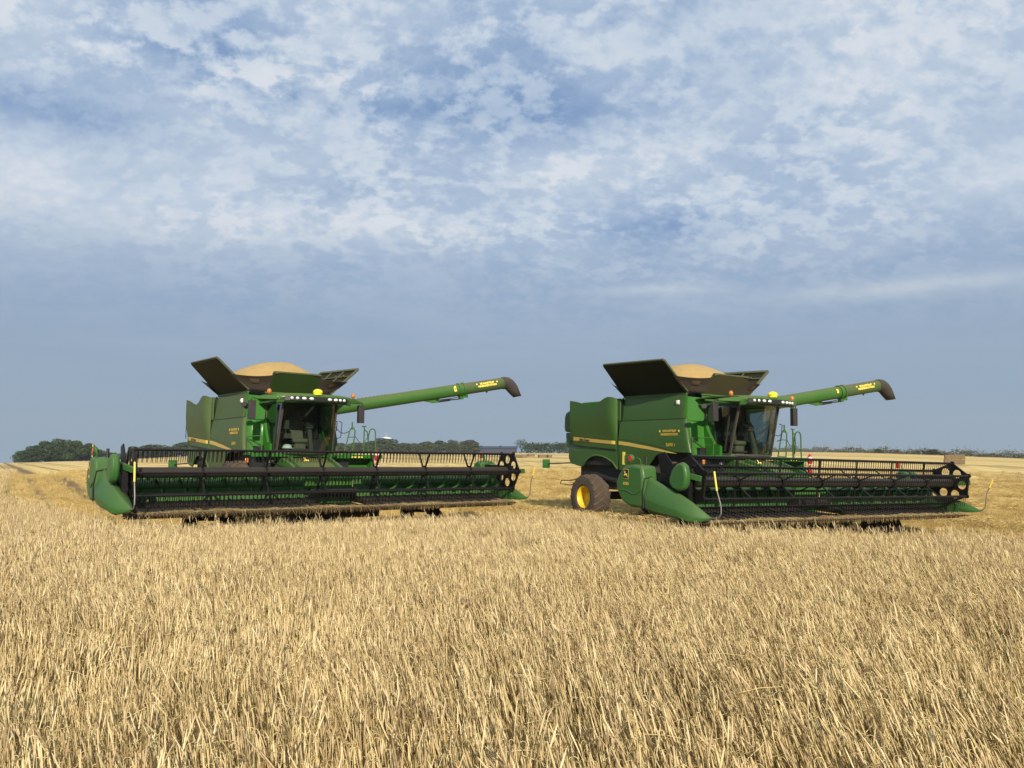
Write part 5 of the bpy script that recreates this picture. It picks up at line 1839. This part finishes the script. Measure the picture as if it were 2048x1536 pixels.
def make_far():
    # long dark shed
    r = 486
    x0, y0 = at(947, r); x1, y1 = at(1034, r)
    z = float(gz((x0 + x1) / 2, (y0 + y1) / 2)) - .4
    root = empty('shed', ((x0 + x1) / 2, (y0 + y1) / 2, z)); tag(root, 'long dark blue shed on the far horizon between the harvesters', 'shed')
    Lh = (x1 - x0) / 2; H = (909.4 - 892.5) / 1538 * r + EYE - z
    wall = simple('shed_cladding', (0.030, 0.036, 0.060), 0.7, scale=1.2); roof = simple('shed_roof', (0.035, 0.042, 0.070), 0.6, scale=.8)
    b = MB(); b.box((0, 3, H * .36), (2 * Lh, 8, H * .72))
    for k in range(14): b.box((-Lh + (k + .5) * 2 * Lh / 14, -1.03, H * .36), (.14, .06, H * .72))
    b.build('wall', wall, root)
    b = MB(); b.prism([(-Lh - .4, -1.6, H * .70), (-Lh - .4, 3, H), (-Lh - .4, 7.6, H * .70)], (2 * Lh + .8, 0, 0))
    for k in (0.18, .62): b.box((-Lh + 2 * Lh * k, 3, H + .15), (1.6, 1.2, .5))
    b.build('roof', roof, root)
    # white domed tower top behind the tall tree
    r = 620
    x, y = at(773, r); z = float(gz(x, y))
    T = (909.4 - 877.5) / 1538 * y + EYE
    root = empty('water_tower', (x, y, z)); tag(root, 'white dome with a thin mast showing above the tall domed tree', 'tower')
    b = MB(); b.lathe([(0, 3.2), (T - z, 3.0)], (0, 0, 0), 'z', 20); b.build('shaft', simple('tower_render', (.5, .5, .47), .8), root)
    b = MB(); b.lathe([(0, 4.4), (.4, 4.1), (.9, 2.9), (1.3, 1.4), (1.5, .2)], (0, 0, T - z), 'z', 24); b.build('dome', M['white'], root)
    b = MB(); b.cyl((0, 0, T - z + 1.8), (0, 0, T - z + 4.6), .22, 8); b.cyl((0, 0, T - z + 2.6), (0, 0, T - z + 3.4), .5, 8); b.build('mast', simple('mast_grey', (.35, .36, .38), .6), root)
    # bales
    bm, N = mat_new('baled_straw')
    tc = N.n('ShaderNodeTexCoord').outputs['Object']
    v = N.m('ADD', N.m('MULTIPLY', N.noise(N.n('ShaderNodeMapping', {'Vector': tc, 'Scale': (1, 1, 9)}).outputs[0], 1.6, 5, .7), .7), N.m('MULTIPLY', N.noise(tc, 12, 4, .7), .4))
    bs = bsdf_out(N, **{'Base Color': N.ramp(v, [(.3, (.10, .070, .033)), (.55, (.19, .135, .066)), (.8, (.30, .22, .105))]), 'Roughness': .95})
    bp = N.n('ShaderNodeBump', {'Height': v, 'Strength': .8, 'Distance': .06}); N.t.links.new(bp.outputs[0], bs.inputs['Normal'])
    tw = simple('baler_twine', (.30, .20, .08), .8)
    def bale(x, y, z, L, D, H, rot, label, grp):
        root = empty('straw_bale', (x, y, z), (0, 0, rot)); tag(root, label, 'bale', grp)
        rnd = random.Random(int(x * 10 + z * 100))
        b = MB()
        nx = 14
        P = []
        for i in range(nx + 1):
            xx = -L / 2 + L * i / nx
            pinch = .012 if i % 3 == 1 else 0
            d, h = D / 2 - pinch, H
            ring = []
            for yy, zz in ((-d, .03), (-d, h * .5), (-d, h - .04), (-d + .05, h), (0, h + .01), (d - .05, h), (d, h - .04), (d, h * .5), (d, .03), (d - .04, 0), (-d + .04, 0)):
                ring.append(Vector((xx + rnd.gauss(0, .012), yy + rnd.gauss(0, .014), zz + rnd.gauss(0, .012))))
            P.append(ring)
        b.loft(P); o = b.build('straw', bm, root, smooth=25)
        t = MB()
        for i in range(5):
            xx = -L / 2 + L * (i + .7) / 5.4
            t.tube([(xx, -D / 2 - .01, .02), (xx, -D / 2 - .012, H), (xx, D / 2 + .012, H), (xx, D / 2 + .01, .02)], .012, 4)
        t.build('twine', tw, root)
    r = 160
    x, y = at(1904, r); z = float(gz(x, y)); a = -math.atan((1904 - 1024) / 1538) + R(8)
    hh = ((909.4 - 909.6) / 1538 * y + EYE - z) / 2
    ct, st = math.cos(a), math.sin(a)
    g = 'stacked straw bales on the right'
    bale(x, y, z, 3.2, 1.3, hh - .03, a, 'lower bale of the two bale stack on the right horizon', g)
    bale(x + .09, y - .03, z + hh + .03, 3.12, 1.3, hh - .02, a + .02, 'upper bale of the two bale stack on the right horizon', g)
    g = 'straw bales far off between the harvesters'
    for px, r, lab in ((1036, 215, 'pale straw bale just right of the left reel end, left of the lone far tree'), (1046, 222, 'straw bale just under the lone far tree'), (1084, 230, 'left straw bale of the pair below the far hedge'), (1098, 233, 'right straw bale of the pair below the far hedge'), (1062, 262, 'distant straw bale between the lone tree and the pair')):
        x, y = at(px, r)
        bale(x, y, float(gz(x, y)) - .05, 2.3, 1.2, .92, R(12) + px, lab, g)


# ------------------------------------------------------------------ build the machines
def grain_heap(Mx, label, right=1.9):
    pb_v, pb_f = [], []
    n, m = 72, 22
    rnd = random.Random(2)
    for j in range(m + 1):
        q = j / m
        for i in range(n):
            t = 2 * PI * i / n
            c, s = math.cos(t), math.sin(t)
            k = 1.0 / max(abs(c) ** 3 + abs(s) ** 3, 1e-6) ** (1 / 3)
            px, py = c * k * q * (right if c > 0 else 1.9) + .10 * (1 - q), s * k * q * 1.78
            zz = 4.31 + .79 * (1 - q ** 1.7) - .05 * math.exp(-((q - .0) / .2) ** 2) + (.035 * math.sin(px * 2.1 + 1) * math.cos(py * 2.4) + .018 * math.sin(px * 5 + py * 3)) * (1 - q) + rnd.gauss(0, .004)
            # kept inside the covers and the corner fabric
            lim = 1.38 + max(0, zz - 3.98) * .93
            px = max(-lim, min(lim, px))
            fy = 1.28 + py
            fy = max(-.30 - max(0, zz - 3.98) * .25, min(2.95 + max(0, zz - 3.98) * .3, fy))
            pb_v.append((px, fy, zz + ZO))
    for j in range(m):
        for i in range(n):
            k = (i + 1) % n
            pb_f.append((j * n + i, (j + 1) * n + i, (j + 1) * n + k, j * n + k))
    me = bpy.data.meshes.new('grain_heap'); me.from_pydata(pb_v, [], pb_f)
    g, N = mat_new('barley_grain')
    tc = N.n('ShaderNodeTexCoord').outputs['Object']
    v = N.m('ADD', N.m('MULTIPLY', N.noise(tc, 40, 3, .75), .85), N.m('MULTIPLY', N.noise(tc, 5, 4, .6), .35))
    bs = bsdf_out(N, **{'Base Color': N.ramp(v, [(.3, (.36, .23, .075)), (.55, (.54, .36, .125)), (.8, (.68, .475, .185))]), 'Roughness': .85})
    bp = N.n('ShaderNodeBump', {'Height': N.noise(tc, 40, 3, .75), 'Strength': .9, 'Distance': .05}); N.t.links.new(bp.outputs[0], bs.inputs['Normal'])
    me.materials.append(g)
    me.polygons.foreach_set('use_smooth', [True] * len(pb_f))
    o = bpy.data.objects.new('grain_heap', me); scene.collection.objects.link(o); o.matrix_world = Mx
    tag(o, label, 'grain', 'grain heaps in the tanks')


def bar_straw(Mx, lift, label, seed):
    rnd = random.Random(seed)
    pb = PB()
    for _ in range(4200):
        x = rnd.uniform(-5.45, 5.6)
        thick = .65 + .35 * math.sin(x * 2.1 + seed) + .25 * math.sin(x * 5.3)
        if rnd.random() > .35 + .65 * thick: continue
        y = -4.83 + rnd.gauss(0, .05)
        z = .345 + abs(rnd.gauss(0, .022)) * max(.3, thick)
        a = rnd.gauss(0, .7) if rnd.random() < .75 else rnd.uniform(0, PI)
        L = rnd.uniform(.08, .26)
        d = Vector((math.cos(a), math.sin(a) * .6, rnd.gauss(0, .25))).normalized()
        c = Vector((x, y, z + ZO + lift))
        if rnd.random() < .10:
            c.y = -4.96; c.z -= .06; d = Vector((rnd.gauss(0, .35), -.15, -1)).normalized()
        pb.tube([c - d * L / 2, c + Vector((0, 0, .012)), c + d * L / 2], [.0035, .0045, .003], 3, rnd.random(), 0)
    o = pb.obj('loose_straw', [M['chaff']])
    scene.collection.objects.link(o); o.matrix_world = Mx
    tag(o, label, kind='stuff')


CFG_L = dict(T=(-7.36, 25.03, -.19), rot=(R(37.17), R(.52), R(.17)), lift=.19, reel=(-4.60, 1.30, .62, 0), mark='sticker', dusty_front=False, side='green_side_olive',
             label='green combine harvester on the left, its cab turned almost straight to the viewer')
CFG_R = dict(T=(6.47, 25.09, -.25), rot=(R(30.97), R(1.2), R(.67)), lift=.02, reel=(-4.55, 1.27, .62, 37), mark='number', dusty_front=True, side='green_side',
             label='green combine harvester on the right, showing its long side and yellow rear rim')
for cfg, w in ((CFG_L, 'left'), (CFG_R, 'right')):
    root, Mx = combine(cfg)
    grain_heap(Mx, 'tan heap of grain piled high in the tank of the %s harvester' % w, 1.5 if w == 'left' else 1.9)
    bar_straw(Mx, cfg['lift'], 'cut straw lying along the cutterbar of the %s harvester' % w, 3 if w == 'left' else 8)
    if w == 'left':
        b = MB()
        b.ball((0, 0, .07), (.14, .17, .10), 14, 8); b.cyl((0, -.06, .035), (0, -.06, .05), .19, 16)
        b.build('cap', M['white'], None, smooth=60)
        o = bpy.data.objects['cap']; o.matrix_world = Mx @ Matrix.Translation((-.50, -1.42, 2.10 + ZO))
        tag(o, 'white cap lying low behind the windscreen of the left harvester', 'cap')

make_far()
make_trees()
make_straw()
make_crop()

# ------------------------------------------------------------------ air
hz = MB().box((0, 250, 22), (1700, 1500, 58)).build('haze', None, None, smooth=0)
hz.data.materials.clear()
hm = bpy.data.materials.new('haze'); hm.use_nodes = True
N = NT(hm.node_tree)
pv = N.n('ShaderNodeVolumePrincipled', {'Color': (0.80, 0.87, 0.96, 1), 'Density': 0.00022, 'Anisotropy': 0.2})
ho = N.n('ShaderNodeOutputMaterial'); N.t.links.new(pv.outputs[0], ho.inputs['Volume'])
hz.data.materials.append(hm)
tag(hz, kind='stuff')
